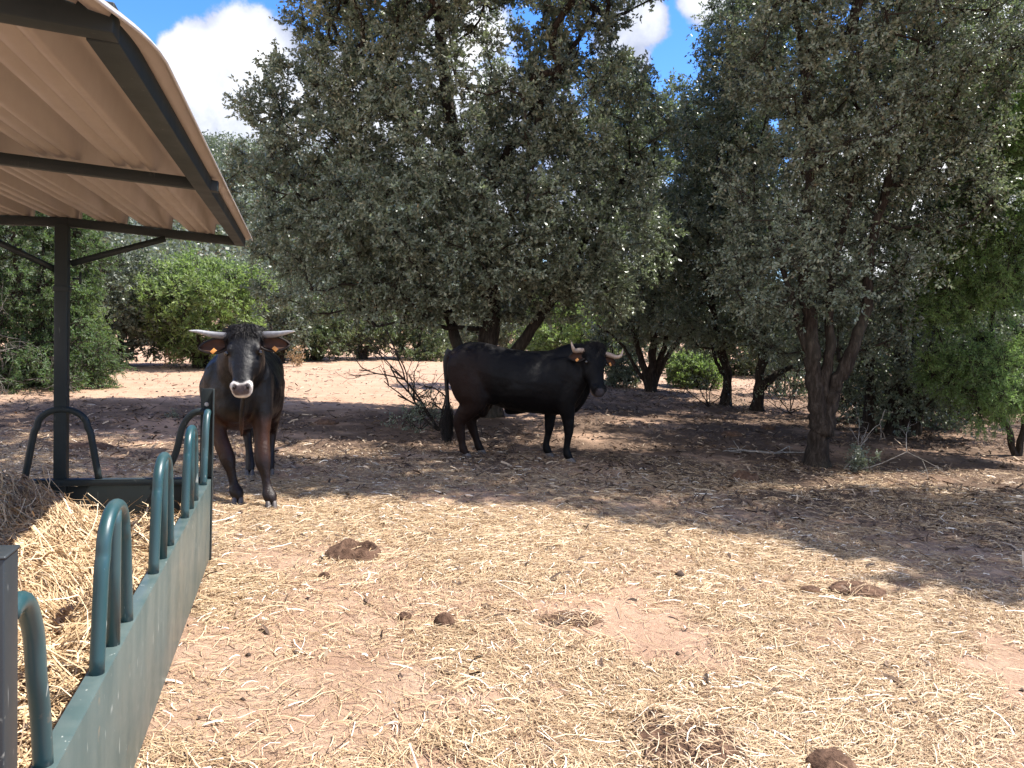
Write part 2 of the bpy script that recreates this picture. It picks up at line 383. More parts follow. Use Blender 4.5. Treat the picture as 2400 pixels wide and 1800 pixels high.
# feeder frame: u along the feeder (away from the camera), v to the right of it
FA = R_(16.0); ua = np.array([-math.sin(FA), math.cos(FA), 0]); va = np.array([math.cos(FA), math.sin(FA), 0])
def FP(u, v, z): return ua * u + va * v + np.array([0, 0, z])
U0, U1, V1, V0 = 1.50, 4.92, -.452, -2.06
UC, VC = (U0 + U1) / 2, (V0 + V1) / 2
def in_feeder(x, y, m=0.0):
    u = x * ua[0] + y * ua[1]; v = x * va[0] + y * va[1]
    return (u > U0 - m) & (u < U1 + m) & (v > V0 - m) & (v < V1 + m)

rng = np.random.RandomState(3)
def scatter(n, y0, y1, half, densf, pw=1.0):
    y = y0 + (y1 - y0) * rng.rand(n) ** pw; x = (rng.rand(n) * 2 - 1) * (half * y + 1.2)
    k = rng.rand(n) < densf(x, y) ; k &= ~in_feeder(x, y)
    return np.stack([x[k], y[k]], 1)
def sdens(x, y):
    n = fbm(x, y, 1.1, 4, 31); n2 = fbm(x, y, 3.5, 3, 41)
    d = sstep(.34, .60, .55 * n + .45 * n2 + .03)
    u = x * ua[0] + y * ua[1]; v = x * va[0] + y * va[1]
    bare = sstep(1.0, .5, np.hypot((v - .05) / .75, (u - 3.3) / 1.2)) ; d = d * (1 - .8 * bare)
    bare2 = sstep(1.1, .5, np.hypot((x + .55) / .8, (y - 4.05) / .45)); d = d * (1 - .7 * bare2)
    pile = sstep(1.0, .6, np.hypot((x - 0.0) / 3.4, (y - 5.7) / .9)); d = np.maximum(d, pile * .95)
    d = d * (1 - .62 * sstep(6.0, 7.0, y + .35 * x)) * (1 - .7 * sstep(7.4, 9, y)) * sstep(12, 9, y) 
    return np.clip(d + .04 * (y < 8), 0, 1)
c = scatter(850000, 1.6, 9.5, .95, sdens, .95)
n = len(c); ln = np.clip(rng.lognormal(math.log(.056), .55, n), .014, .24); wd = np.clip(rng.lognormal(math.log(.0022), .42, n), .0012, .0075)
wd *= 1 + .06 * np.clip(c[:, 1] - 3, 0, 6)
base_rnd = np.clip(rng.beta(2.2, 1.6, n), 0, 1); base_rnd = np.where(rng.rand(n) < .035, 1.0, base_rnd * .92)
wd = np.where((base_rnd == 1) & (rng.rand(n) < .5), wd * 1.9, wd)
angp = fbm(c[:, 0], c[:, 1], .8, 2, 51) * 9
V, Q, ix = ribbons(c, np.where(rng.rand(n) < .35, angp + rng.normal(0, .5, n), rng.rand(n) * 6.28), ln, wd, 3, rng, G, .002, .09, .45)
tag(mesh_np('loose_straw', V, Q, None, M_STRAW, None, False, {'rnd': base_rnd[ix]}), 'pale golden straw strewn over the bare ground', 'straw', kind='stuff')
print('straw', n, time.time() - T0)

def ldens(x, y):
    return np.clip(.25 + .75 * sstep(.4, .6, fbm(x, y, 1.4, 3, 61)), 0, 1) * sstep(5.5, 8.5, y + .5 * np.clip(x, 0, 4)) * (1 - .9 * sstep(10.5, 13.5, y) * sstep(2.5, 0, x)) + .03 + .04 * (y < 10)
c = scatter(105000, 3, 22, .95, ldens, .8)
n = len(c); ln = np.clip(rng.lognormal(math.log(.042), .45, n), .02, .11) * (1 + .03 * c[:, 1]); wd = np.minimum(ln * rng.uniform(.06, .35, n), .022)
V, Q, ix = ribbons(c, rng.rand(n) * 6.28, ln, wd, 2, rng, G, .004, .25, .5)
tag(mesh_np('leaf_litter', V, Q, None, M_LITTER, None, False, {'rnd': rng.rand(n)[ix]}), 'brown twigs, dry leaves and dung crumbs littering the soil', 'leaf litter', kind='stuff')
c = scatter(5000, 2, 30, .8, lambda x, y: np.clip(.35 + (fbm(x, y, .9, 3, 71) - .5) * 2, .05, 1), .9)
n = len(c); a = Acc(); rr = np.clip(rng.lognormal(math.log(.009), .5, n), .004, .04) * (1 + .05 * c[:, 1])
oc = np.array([[1, 0, 0], [0, 1, 0], [-1, 0, 0], [0, -1, 0], [0, 0, .7], [0, 0, -.7]], float)
V = np.stack([c[:, 0], c[:, 1], G(c[:, 0], c[:, 1]) + rr * .25], 1)[:, None] + (oc[None] * rr[:, None, None]) * rng.uniform(.6, 1.3, (n, 6, 1))
tt = np.array([[0, 1, 4], [1, 2, 4], [2, 3, 4], [3, 0, 4], [1, 0, 5], [2, 1, 5], [3, 2, 5], [0, 3, 5]])
T = (np.arange(n) * 6)[:, None, None] + tt[None]
tag(mesh_np('soil_clods', V.reshape(-1, 3), None, T.reshape(-1, 3), M_LITTER, None, False, {'rnd': np.repeat(rng.rand(n) ** 1.3 * .8, 8)}), 'small crumbled clods of earth scattered about', 'soil clods', kind='stuff')

# ------------------------------------------------------------------ feeder
AX = np.array([va, ua, [0, 0, 1.0]])      # rows: across, along, up
fe = empty('hay_feeder', FP(UC, VC, 0), 0)
tag(fe, 'green metal cattle feeder with looped bars and a ribbed sheet roof, full of hay', 'hay feeder')
def fchild(acc, name, mat, smooth=False, bevel=0, label=None, parent=None):
    o = acc.build(name, mat, None, smooth, bevel)
    if parent is None:
        o.data.transform(Matrix.Translation(-fe.location)); o.parent = fe
    else:
        o.data.transform(Matrix.Translation(-fe.location)); o.parent = parent
    if label: o['label'] = label
    return o
PH = .51; TH = .05
def panel(p, q, nrmv, h0=.03, h1=PH):
    """folded sheet panel from p to q, outward normal nrmv"""
    a = Acc(); d = nrm(q - p); Ln = np.linalg.norm(q - p); mid = (p + q) / 2
    ax = np.array([d, nrmv, [0, 0, 1.0]])
    a.box(mid + np.array([0, 0, (h0 + h1) / 2]) - nrmv * .002, (Ln, .004, h1 - h0), ax)
    a.box(mid + np.array([0, 0, h1 - .002 + .003]) - nrmv * TH / 2, (Ln, TH, .004), ax)
    a.box(mid + np.array([0, 0, h1 - .018]) - nrmv * (TH - .002), (Ln, .004, .034), ax)
    return a
co = [FP(U0, V1, 0), FP(U1, V1, 0), FP(U1, V0, 0), FP(U0, V0, 0)]
fchild(panel(co[0], co[1], va), 'side_panel', M_PANEL, bevel=.0015)
fchild(panel(co[2], co[3], -va), 'side_panel', M_PANEL, bevel=.0015)
fchild(panel(co[1], co[2], ua), 'end_panel', M_DKGREEN, bevel=.0015)
fchild(panel(co[3], co[0], -ua), 'end_panel', M_DKGREEN, bevel=.0015)
a = Acc(); a.box(FP(UC, VC, .16), (V1 - V0 - .02, U1 - U0 - .02, .006), AX); fchild(a, 'floor_plate', M_DKGREEN)
LT = .935
def loop_bar(cu, cv, dirv, w=.38, mid=True, mat=M_GREEN):
    a = Acc(); r = .0192; c = FP(cu, cv, 0); zb = PH
    pts = [c - dirv * w / 2 + [0, 0, zb]]
    pts += [c - dirv * (w / 2 - .02) + [0, 0, zb + .12], c - dirv * (w / 2 - .045) + [0, 0, LT - .16]]
    for k in range(9):
        th = math.pi - k * math.pi / 8; pts.append(c + dirv * math.cos(th) * (w / 2 - .06) + [0, 0, LT - .125 + math.sin(th) * .105])
    pts += [c + dirv * (w / 2 - .045) + [0, 0, LT - .16], c + dirv * (w / 2 - .02) + [0, 0, zb + .12], c + dirv * w / 2 + [0, 0, zb]]
    a.tube(spline(pts, 3), r, 14)
    o = fchild(a, 'loop_bar', mat, True)
    if mid:
        b = Acc(); z = np.array([zb, LT - .2, LT - .12, LT - .07, LT - .03])
        b.tube([c + [0, 0, k] for k in z], .019, 12); s_ = fchild(b, 'strut', mat, True, parent=o)
    return o
def corner_bar(c, dirv, w=.21, mat=M_GREEN):
    a = Acc(); zb = PH
    pts = [c + [0, 0, LT - .025], c + dirv * .05 + [0, 0, LT - .02], c + dirv * .10 + [0, 0, LT - .045], c + dirv * .145 + [0, 0, LT - .12], c + dirv * .165 + [0, 0, LT - .22], c + dirv * .19 + [0, 0, zb + .12], c + dirv * w + [0, 0, zb]]
    a.tube(spline(pts, 5), .0195, 14); return fchild(a, 'corner_bar', mat, True)
vi = V1 - TH / 2
for k in range(1, 4):
    loop_bar(U0 + (U1 - U0) * k / 4 + .02, vi, ua); loop_bar(U0 + (U1 - U0) * k / 4, V0 + TH / 2, ua)
loop_bar(U1 - TH / 2, VC, va, mid=False, mat=M_DKGREEN); loop_bar(U0 + TH / 2, VC, va, mid=False, mat=M_DKGREEN)
ci = [FP(U0 + .03, vi, 0), FP(U1 - .03, vi, 0), FP(U1 - .03, V0 + .025, 0), FP(U0 + .03, V0 + .025, 0)]
corner_bar(ci[0] + va * -.004 + ua * .01, ua); corner_bar(ci[1], -ua); corner_bar(ci[2], -ua); corner_bar(ci[3], ua)
corner_bar(ci[1], -va, .25, M_DKGREEN); corner_bar(ci[2], va, .25, M_DKGREEN); corner_bar(ci[0], -va, .25, M_DKGREEN); corner_bar(ci[3], va, .25, M_DKGREEN)
for (u, v, su, sv) in ((U0 + .01, V1 - .003, 1, -1), (U1, V1, -1, -1), (U1, V0, -1, 1), (U0, V0, 1, 1)):
    a = Acc()
    if su > 0:   # near corners: closed square tube with a cap
        a.box(FP(u - .035, v + sv * .035, .53), (.07, .07, 1.02), AX); a.box(FP(u - .035, v + sv * .035, 1.042), (.076, .076, .006), AX)
    else:        # far corners: angle iron
        a.box(FP(u - .0025, v + sv * .036, .53), (.072, .005, 1.04), AX); a.box(FP(u - .04, v + .0035 * -sv, .53), (.005, .07, 1.04), AX)
    o = fchild(a, 'corner_post', M_POST if su > 0 else M_DKGREEN, bevel=.003)
    b = Acc(); uu = u - .075 if su > 0 else u - .010
    b.tube([FP(uu + .008, v + sv * .038, .955), FP(uu, v + sv * .038, .955), FP(uu - .003, v + sv * .038, .955)], [.013, .013, .009], 12)
    fchild(b, 'bolt', M_ZINC, True, parent=o)
# roof
RZ = 1.915
def rz(v): return RZ + (.98 - abs(v - VC)) * .045
for u in (U0 - .02, U1):
    a = Acc(); a.box(FP(u, VC - .012, (rz(VC) - .0) / 2 + .02), (.066, .066, rz(VC) - .04), AX)
    a.box(FP(u - .0, VC - .012, 1.60), (.075, .075, .035), AX)
    fchild(a, 'roof_post', M_DKGREEN, bevel=.003)
def bar(p, q, s, s2=None):
    a = Acc(); d = nrm(q - p); Ln = np.linalg.norm(q - p); zz = np.array([0, 0, 1.0]); w = nrm(np.cross(zz, d)); h = np.cross(d, w)
    a.box((p + q) / 2, (Ln, s, s2 or s), np.array([d, w, h])); return a
vr, vl = VC + .932, VC - .95
for u in (U0 - .04, 3.0, U1 + .08):
    s = .05 if u != 3.0 else .038
    for vv in (vr, vl):
        w = .05 if u == 3.0 else .027
        sg = 1 if vv == vr else -1
        z0 = rz(VC) + s / 2; z1 = rz(vv) + s / 2
        fchild(bar(FP(u, VC, z0), FP(u, vv + sg * w, z1), s), 'cross_beam', M_DKGREEN, bevel=.002)
for vv in (vr, vl):
    fchild(bar(FP(U0 - .014, vv, rz(vv) + .025), FP(U1 + .054, vv, rz(vv) + .025), .052), 'side_beam', M_DKGREEN, bevel=.002)
fchild(bar(FP(U1, VC + .03, 1.745), FP(U1 + .02, VC + .52, 1.925), .012, .035), 'brace', M_DKGREEN)
fchild(bar(FP(U1, VC - .03, 1.70), FP(U1 + .02, VC - .52, 1.925), .012, .035), 'brace', M_DKGREEN)
fchild(bar(FP(U0, VC + .03, 1.60), FP(U0, VC + .42, 1.93), .012, .035), 'brace', M_DKGREEN)
fchild(bar(FP(U0, VC - .03, 1.60), FP(U0, VC - .42, 1.93), .012, .035), 'brace', M_DKGREEN)
a = Acc(); a.tube([FP(U1 - .0, VC + .04, 1.66), FP(U1, VC + .085, 1.66)], .006, 8); a.tube([FP(U1, VC + .08, 1.63), FP(U1, VC + .078, 1.66), FP(U1, VC + .08, 1.70)], .007, 8)
fchild(a, 'latch', M_DKGREEN, True)
# ribbed sheet
prof = []
pitch = .245; v = vr + .07 - .116 - pitch * 9
per = [(0, 0), (.030, 0), (.036, .011), (.046, .011), (.052, 0), (.088, 0), (.094, .011), (.104, .011), (.110, 0), (.135, 0), (.143, .075), (.215, .075)]
vv_ = []; hh_ = []
kk = 0
while v + kk * pitch < vr + .065:
    for (dv, dh) in per: vv_.append(v + kk * pitch + dv); hh_.append(dh)
    kk += 1
vv_ = np.array(vv_); hh_ = np.array(hh_); m_ = vv_ < vr + .07; vv_ = vv_[m_]; hh_ = hh_[m_]
us = np.linspace(U0 - .55, U1 + .18, 60)
UU, VV = np.meshgrid(us, vv_, indexing='ij')
Z = rz(VV) + .053 + hh_[None] + .0035 * (fbm(UU, VV, 1.6, 2, 9) - .5)
near = sstep(U0 + .25, U0 - .5, UU); edge = sstep(vr - .12, vr + .07, VV)
Z -= near * edge * .07; VV2 = VV - near * edge * .06
Z -= sstep(U1 + .02, U1 + .18, UU) * .004
Vs = ua[None, None] * UU[..., None] + va[None, None] * VV2[..., None] + np.array([0, 0, 1.0]) * Z[..., None]
m = len(vv_); i = (np.arange(len(us) - 1) * m)[:, None] + np.arange(m - 1)[None]
Qs = np.stack([i, i + m, i + m + 1, i + 1], -1).reshape(-1, 4)
a = Acc(); a.add(Vs.reshape(-1, 3), Qs)
o = fchild(a, 'roof_sheet', M_SHEET)
s_ = o.modifiers.new('thick', 'SOLIDIFY'); s_.thickness = .0012
# top edge trim (pale cut edge of the sheet along the eave)
a = Acc(); k_ = m - 1; a.tube(Vs[:, k_] + np.array([0, 0, .002]), .0035, 6); fchild(a, 'edge_trim', M_ZINC, True)

# ------------------------------------------------------------------ hay in the feeder
def hayz(x, y):
    u = x * ua[0] + y * ua[1]; v = x * va[0] + y * va[1]
    h = .36 + .16 * sstep(V1 - .15, V0 + .5, v) + .10 * (fbm(u, v, 3.0, 3, 81) - .5) * 2 - .22 * sstep(.75, 0, U1 - u) - .10 * sstep(.12, 0, V1 - v)
    h = h + .14 * np.exp(-((u - 4.05) / .45) ** 2 - ((v + 1.55) / .5) ** 2) - .13 * np.exp(-((u - 3.15) / .3) ** 2 - ((v + .78) / .12) ** 2)
    return np.maximum(h, .18)
uu = np.linspace(U0 + .01, U1 - .01, 110); vv = np.linspace(V0 + .01, V1 - .01, 60)
UU, VV = np.meshgrid(uu, vv, indexing='ij'); XY = ua[None, None] * UU[..., None] + va[None, None] * VV[..., None]
Zh = hayz(XY[..., 0], XY[..., 1]) - .012 + .02 * (fbm(UU, VV, 14, 2, 90) - .5); Vh = XY.copy(); Vh[..., 2] = Zh
i = (np.arange(109) * 60)[:, None] + np.arange(59)[None]; Qh = np.stack([i, i + 60, i + 61, i + 1], -1).reshape(-1, 4)
n = 26000; uu = rng.uniform(U0 + .05, U1 - .04, n); vv = rng.uniform(V0 + .05, V1 - .05, n)
c = (ua[None] * uu[:, None] + va[None] * vv[:, None])[:, :2]
ln = np.clip(rng.lognormal(math.log(.10), .45, n), .04, .26); wd = np.clip(rng.lognormal(math.log(.0036), .3, n), .002, .009)
ang = fbm(uu, vv, 2.2, 2, 95) * 10 + rng.normal(0, .9, n)
V, Q, ix = ribbons(c, ang, ln, wd, 4, rng, hayz, .004, .28, .8)
keep = in_feeder(V[:, 0], V[:, 1], -.004) | (V[:, 2] > PH + .02); kq = keep[Q].all(1)
rn = np.clip(rng.beta(2.2, 1.6, n), 0, .99)
tag(mesh_np('hay', np.concatenate([Vh.reshape(-1, 3), V]), np.concatenate([Qh, Q[kq] + len(Vh.reshape(-1, 3))]), None, M_HAY, None, False,
    {'rnd': np.concatenate([np.full(len(Qh), .12), rn[ix][kq]])}), 'heap of golden hay filling the green feeder', 'hay', kind='stuff')
print('feeder', time.time() - T0)

# ------------------------------------------------------------------ trees
def leaves_at(p, d, rng, ln, wd, upb=.5):
    n = len(p); l = ln * rng.uniform(.65, 1.3, n); w = wd * rng.uniform(.7, 1.25, n)
    nv = nrm(rng.normal(0, 1, (n, 3)) + np.array([0, 0, upb])); s = nrm(np.cross(d, nv)) * w[:, None] * .5; nn_ = np.cross(s, d)
    m = p + d * (l * .45)[:, None]
    V = np.stack([p, m + s, p + d * l[:, None] - nrm(nn_) * (l * .12)[:, None], m - s], 1).reshape(-1, 3)
    return V, np.arange(n * 4).reshape(-1, 4)
def rdir(rng, n): return nrm(rng.normal(0, 1, (n, 3)))

def make_tree(name, label, cat, limbs, blobs, nclump, seed, leaf=(.055, .026), twigs=22, lpt=16, crad=.36, lm=M_OAK, group=None, mind=.30,
              tw_r=.0022, flat=1.0, droop=0.0, shell=.45, inner=.25, dead=0, rscale=1.0, updir=.25):
    rng = np.random.RandomState(seed)
    blobs = [(np.asarray(c, float), np.asarray(r, float), w) for c, r, w in blobs]
    wts = np.array([w * np.prod(r) ** .67 for c, r, w in blobs]); wts /= wts.sum()
    C = []; tries = 0
    while len(C) < nclump and tries < nclump * 30:
        tries += 1
        k = rng.choice(len(blobs), p=wts); c, r, w = blobs[k]
        p = c + rdir(rng, 1)[0] * r * rng.uniform(inner, 1) ** shell
        if p[2] < float(G0(p[0], p[1])) + .12: continue
        if C and np.min(np.sum((np.array(C) - p) ** 2, 1)) < mind ** 2: continue
        C.append(p)
    C = np.array(C)
    acc = Acc(); nodes = []; par = []; isl = []
    for pts, ra, rb in limbs:
        pp = spline(pts, 5); pp[1:-1] += rng.normal(0, .012, pp[1:-1].shape)
        acc.tube(pp, np.linspace(ra, rb, len(pp)) * (1 + rng.normal(0, .05, len(pp))) * (1 + (.55 * np.exp(-np.linalg.norm(pp - pp[0], axis=1) / .16) if ra > .06 else 0)), 9)
        for q in pp[len(pp) // 4:]: nodes.append(q); par.append(-1); isl.append(True)
    nodes = np.array(nodes); order = np.argsort([np.min(np.linalg.norm(nodes - c, axis=1)) for c in C])
    N = list(nodes); edges = []; parent = [-1] * len(N)
    for k in order:
        c = C[k]; A = np.array(N); dlt = c - A; dist = np.linalg.norm(dlt, axis=1)
        cost = dist + .8 * np.clip(-dlt[:, 2], 0, None)
        j = int(np.argmin(cost)); steps = max(1, int(dist[j] / .22)); prev = j
        a0 = A[j]
        for s in range(1, steps + 1):
            t = s / steps; q = a0 + (c - a0) * t
            q = q + np.array([0, 0, -.10 * dist[j] * math.sin(math.pi * t)]) + (rng.normal(0, .03, 3) if s < steps else 0)
            N.append(q); parent.append(prev); prev = len(N) - 1
    N = np.array(N); parent = np.array(parent); cnt = np.ones(len(N))
    for k in range(len(N) - 1, -1, -1):
        if parent[k] >= 0: cnt[parent[k]] += cnt[k]
    e = np.where(parent >= 0)[0]
    rb = .0045 * np.sqrt(cnt[e]) * rscale
    pa = parent[e]; ra_ = np.where(parent[pa] >= 0, np.minimum(.0045 * np.sqrt(cnt[pa]) * rscale, rb * 1.5), rb * 1.25)
    acc.segs(N[pa], N[e], ra_, rb, 5)
    # twigs
    ctr = np.average([b[0] for b in blobs], axis=0, weights=wts)
    nt = len(C) * twigs; cc = np.repeat(C, twigs, 0); cr_ = np.repeat(crad * rng.uniform(.7, 1.35, len(C)), twigs)
    out = nrm(cc - ctr) * .35 + np.array([0, 0, updir])
    dd = nrm(rdir(rng, nt) + out); dd[:, 2] *= flat
    st = cc + rdir(rng, nt) * (cr_ * .22)[:, None]; en = cc + dd * (cr_ * rng.uniform(.45, 1.1, nt))[:, None]
    en[:, 2] -= droop * cr_ * rng.uniform(.3, 1.2, nt)
    tmid = (st + en) / 2 + rng.normal(0, .02, st.shape)
    acc.segs(st, tmid, tw_r * 1.3, tw_r, 3); acc.segs(tmid, en, tw_r, tw_r * .5, 3)
    nl = nt * lpt; t = rng.uniform(.25, 1.0, (nt, lpt)) ** .8
    td = nrm(en - st)
    p = (st[:, None] + (en - st)[:, None] * t[..., None]).reshape(-1, 3)
    ld = nrm(np.repeat(td, lpt, 0) * .6 + rdir(rng, nl) * .85); ld[:, 2] -= droop * .3
    V, Q = leaves_at(p + rng.normal(0, .006, p.shape), nrm(ld), rng, leaf[0], leaf[1])
    clr = np.repeat(rng.normal(0, .16, len(C)), twigs * lpt)
    rn = np.clip(rng.beta(2, 2.4, nl) * .85 + clr, 0, .95); rn = np.where(rng.rand(nl) < .006, 1.0, rn)
    b0 = np.array(limbs[0][0][0], float)
    root = empty(name, b0); tag(root, label, cat, group)
    V -= b0
    mesh_np('crown', V, Q, None, lm, root, False, {'rnd': rn})
    tv = np.concatenate(acc.v) - b0
    o = mesh_np('trunk', tv, np.concatenate(acc.q), np.concatenate(acc.t) if acc.t else None, M_BARK, root, True)
    return root

def gp(px, py, dz=-.08):
    p = ground(px, py); p[2] += dz; return p
# 1 the big holm oak behind the bull
b = gp(1145, 975)
D = b[1]; print('oak depth', b)
make_tree('holm_oak', 'largest holm oak, wide grey-green crown over the black bull', 'tree',
    [([b, P(1140, 850, D), P(1150, 700, D), P(1110, 520, D - .2), P(1060, 300, D - .1), P(1030, 60, D), P(1010, -150, D)], .20, .06),
     ([b, P(1175, 880, D), P(1235, 790, D), P(1300, 690, D), P(1400, 520, D), P(1480, 380, D)], .135, .04),
     ([b, P(1085, 850, D), P(1045, 720, D), P(1000, 600, D), P(880, 470, D), P(760, 350, D)], .12, .03),
     ([P(1110, 520, D - .2), P(1180, 380, D - .4), P(1290, 200, D - .5), P(1400, 20, D - .5)], .10, .03),
     ([P(1085, 400, D), P(960, 260, D), P(820, 130, D), P(760, 10, D)], .09, .025),
     ([P(1120, 770, D), P(1030, 765, D - .3), P(960, 755, D - .5), P(880, 765, D - .6)], .045, .012),
     ([P(1150, 640, D), P(1130, 500, D - 1.2), P(1150, 420, D - 2.0)], .08, .03)],
    [(P(1080, 120, D), (2.7, 2.2, 2.6), 1.1), (P(800, 330, D), (1.6, 1.6, 1.5), 1.0), (P(1330, 320, D), (1.5, 1.8, 1.8), 1.0), (P(760, 540, D), (1.5, 1.5, .75), 1.0),
     (P(1080, 560, D - .8), (2.4, 1.8, .85), 1.2), (P(1370, 560, D - .2), (1.4, 1.5, .95), 1.0), (P(860, 60, D), (1.2, 1.4, 1.3), .9), (P(1000, 500, D - 1.9), (1.1, .8, .8), 1.2), (P(1250, 540, D - 1.6), (1.0, .8, .9), 1.2),
     (P(700, 250, D), (.8, .9, .9), .8), (P(1130, 670, D - .3), (2.5, 1.4, .5), 1.4), (P(800, 680, D), (1.5, 1.2, .45), 1.4), (P(1000, 715, D - .6), (1.0, .7, .28), 1.3), (P(1330, 700, D), (1.2, 1.0, .35), 1.2), (P(1050, 330, D - 1.5), (2.0, .8, 1.6), 1.0), ([-2.0, D - .6, 7.4], (2.3, 2.0, 1.6), .9), ([.6, D - .6, 8.0], (2.3, 2.0, 1.5), .8), ([-1.2, 8.8, 7.0], (1.6, 1.0, .9), 2.2), ([1.1, 8.5, 7.0], (1.8, 1.1, .9), 2.8), ([-2.8, 9.5, 7.0], (1.3, 1.0, .9), 1.3), (P(1440, 330, D), (1.0, 1.2, 1.2), 1.0), (P(620, 430, D), (.7, .9, .7), .8)],
    1350, 11, lm=M_OAK, twigs=23, lpt=15, mind=.27, crad=.31, leaf=(.064, .031))
print('t1', time.time() - T0)
G_R = 'trees closing the clearing on the right'
# 2 oak right of it, with many thin stems
b = gp(1525, 918); D = b[1]; print(b)
make_tree('holm_oak', 'many-stemmed oak behind the bull, right of its head', 'tree',
    [([b, P(1505, 850, D), P(1480, 760, D), P(1450, 640, D)], .11, .03), ([b, P(1530, 830, D), P(1535, 700, D), P(1520, 500, D), P(1540, 300, D)], .12, .03),
     ([b, P(1555, 850, D), P(1600, 780, D), P(1660, 650, D)], .09, .02), ([b, P(1545, 850, D), P(1570, 750, D), P(1590, 600, D), P(1640, 400, D)], .09, .02),
     ([b, P(1495, 870, D), P(1450, 800, D), P(1400, 760, D)], .06, .02)],
    [(P(1560, 420, D), (1.9, 1.8, 2.1), 1), (P(1500, 620, D), (1.9, 1.8, 1.2), 1), (P(1660, 560, D), (1.6, 1.5, 1.5), 1), (P(1440, 250, D), (.9, 1, 1), .7), (P(1560, 730, D), (1.9, 1.4, .75), 1.3)],
    470, 12, lm=M_OAKD, twigs=21, lpt=15, leaf=(.075, .036), mind=.36, crad=.42)
# 3, 4 slim oaks
b = gp(1700, 950); D = b[1]; print(b)
make_tree('holm_oak', 'slim curved oak with a low side stem, left of the forked trunk', 'tree',
    [([b, P(1705, 880, D), P(1690, 820, D), P(1675, 740, D), P(1660, 600, D), P(1680, 400, D), P(1710, 150, D)], .11, .03), ([P(1702, 890, D), P(1680, 850, D), P(1665, 800, D), P(1640, 760, D)], .05, .02)],
    [(P(1700, 330, D), (1.0, 1.3, 1.8), .8), (P(1640, 560, D), (1.3, 1.3, 1.1), 1), (P(1730, 120, D), (.8, .9, 1.4), .8), (P(1700, 740, D), (1.4, 1.1, .8), 1.3)],
    290, 13, lm=M_OAKD, twigs=20, lpt=15, leaf=(.068, .032), mind=.34, crad=.40)
b = gp(1775, 962); D = b[1]; print(b)
make_tree('holm_oak', 'dark oak with a thick limb leaning right, just left of the forked trunk', 'tree',
    [([b, P(1780, 880, D), P(1790, 800, D), P(1785, 700, D), P(1770, 500, D), P(1800, 250, D)], .115, .04), ([P(1785, 905, D), P(1830, 870, D), P(1880, 850, D), P(1930, 790, D)], .08, .03)],
    [(P(1800, 250, D), (1.1, 1.4, 2.0), 1), (P(1830, 520, D), (1.5, 1.5, 1.3), 1), (P(1880, 730, D), (1.6, 1.2, .9), 1.4), (P(1790, 30, D), (.9, 1.1, 1.1), .9), ([3.4, 12.3, 8.5], (1.7, 1.5, 1.2), 1.0)],
    400, 14, lm=M_OAKD, twigs=20, lpt=15, leaf=(.065, .03), mind=.34, crad=.40)
# 5 forked oak in front
b = gp(1915, 1090); D = b[1]; print('fork', b)
make_tree('holm_oak', 'nearest oak on the right, thick trunk forked low above the ground', 'tree',
    [([b, P(1916, 1040, D), P(1918, 985, D), P(1915, 930, D), P(1905, 850, D), P(1900, 760, D), P(1885, 640, D), P(1895, 480, D), P(1900, 350, D), P(1880, 100, D)], .135, .045),
     ([P(1925, 1010, D), P(1945, 950, D), P(1965, 890, D), P(2000, 810, D), P(2030, 720, D), P(2040, 580, D), P(2090, 400, D), P(2170, 200, D)], .10, .04),
     ([P(1918, 960, D), P(1935, 880, D), P(1945, 800, D), P(1950, 650, D), P(1990, 480, D), P(2010, 300, D)], .075, .03),
     ([P(1905, 860, D), P(1870, 760, D), P(1840, 640, D), P(1800, 520, D)], .045, .02)],
    [(P(1900, 130, D), (.9, 1.2, .9), 1), (P(2060, 60, D), (1.2, 1.4, 1.3), 1), (P(2230, 120, D + .5), (1.1, 1.2, 1.2), 1), (P(1830, 470, D), (.75, .9, .8), .9), (P(1850, 650, D - .3), (.85, .9, .55), 1), (P(1840, 770, D + .8), (.6, .5, .45), 1), (P(2010, 770, D + .8), (.7, .5, .5), 1),
     (P(2100, 330, D), (.7, .9, .8), .9), (P(2020, 600, D + .4), (.85, 1.0, .6), 1), (P(2200, 420, D + .6), (.8, .9, .9), .9), (P(2000, -200, D), (1.9, 1.6, 1.0), 1), (P(1990, 200, D - .8), (1.0, .6, .8), 1), ([5.4, 8.2, 6.9], (1.5, 1.1, .9), 1.2), ([3.2, 8.7, 6.9], (1.7, 1.1, .9), 2.2)],
    720, 15, lm=M_OAKD, twigs=20, lpt=15, leaf=(.05, .024), mind=.27, crad=.34)
print('t5', time.time() - T0)
# 6 dense dark tree behind fork
b = gp(2095, 1020); D = b[1]; print(b)
make_tree('holm_oak', 'bushy dark oak with several crowded trunks right of the forked trunk', 'tree',
    [([b, P(2100, 930, D), P(2110, 820, D), P(2100, 650, D), P(2140, 400, D), P(2150, 150, D)], .13, .05), ([b + [-.35, .2, 0], P(2040, 900, D), P(2030, 780, D), P(2010, 600, D)], .10, .03),
     ([b + [.35, .1, 0], P(2160, 920, D), P(2180, 800, D), P(2230, 650, D)], .10, .03), ([b + [.15, -.1, 0], P(2130, 930, D), P(2140, 800, D), P(2200, 600, D)], .08, .03)],
    [(P(2120, 300, D), (1.7, 1.6, 1.9), 1), (P(2120, 620, D), (1.9, 1.5, 1.0), 1), (P(2130, 790, D), (1.9, 1.2, .8), 1.5), (P(2150, 930, D), (1.3, .9, .5), 1.4), (P(2300, 120, D), (1.5, 1.5, 1.8), 1)],
    460, 16, lm=M_OAKD, twigs=20, lpt=15, leaf=(.06, .028), mind=.31, crad=.40)
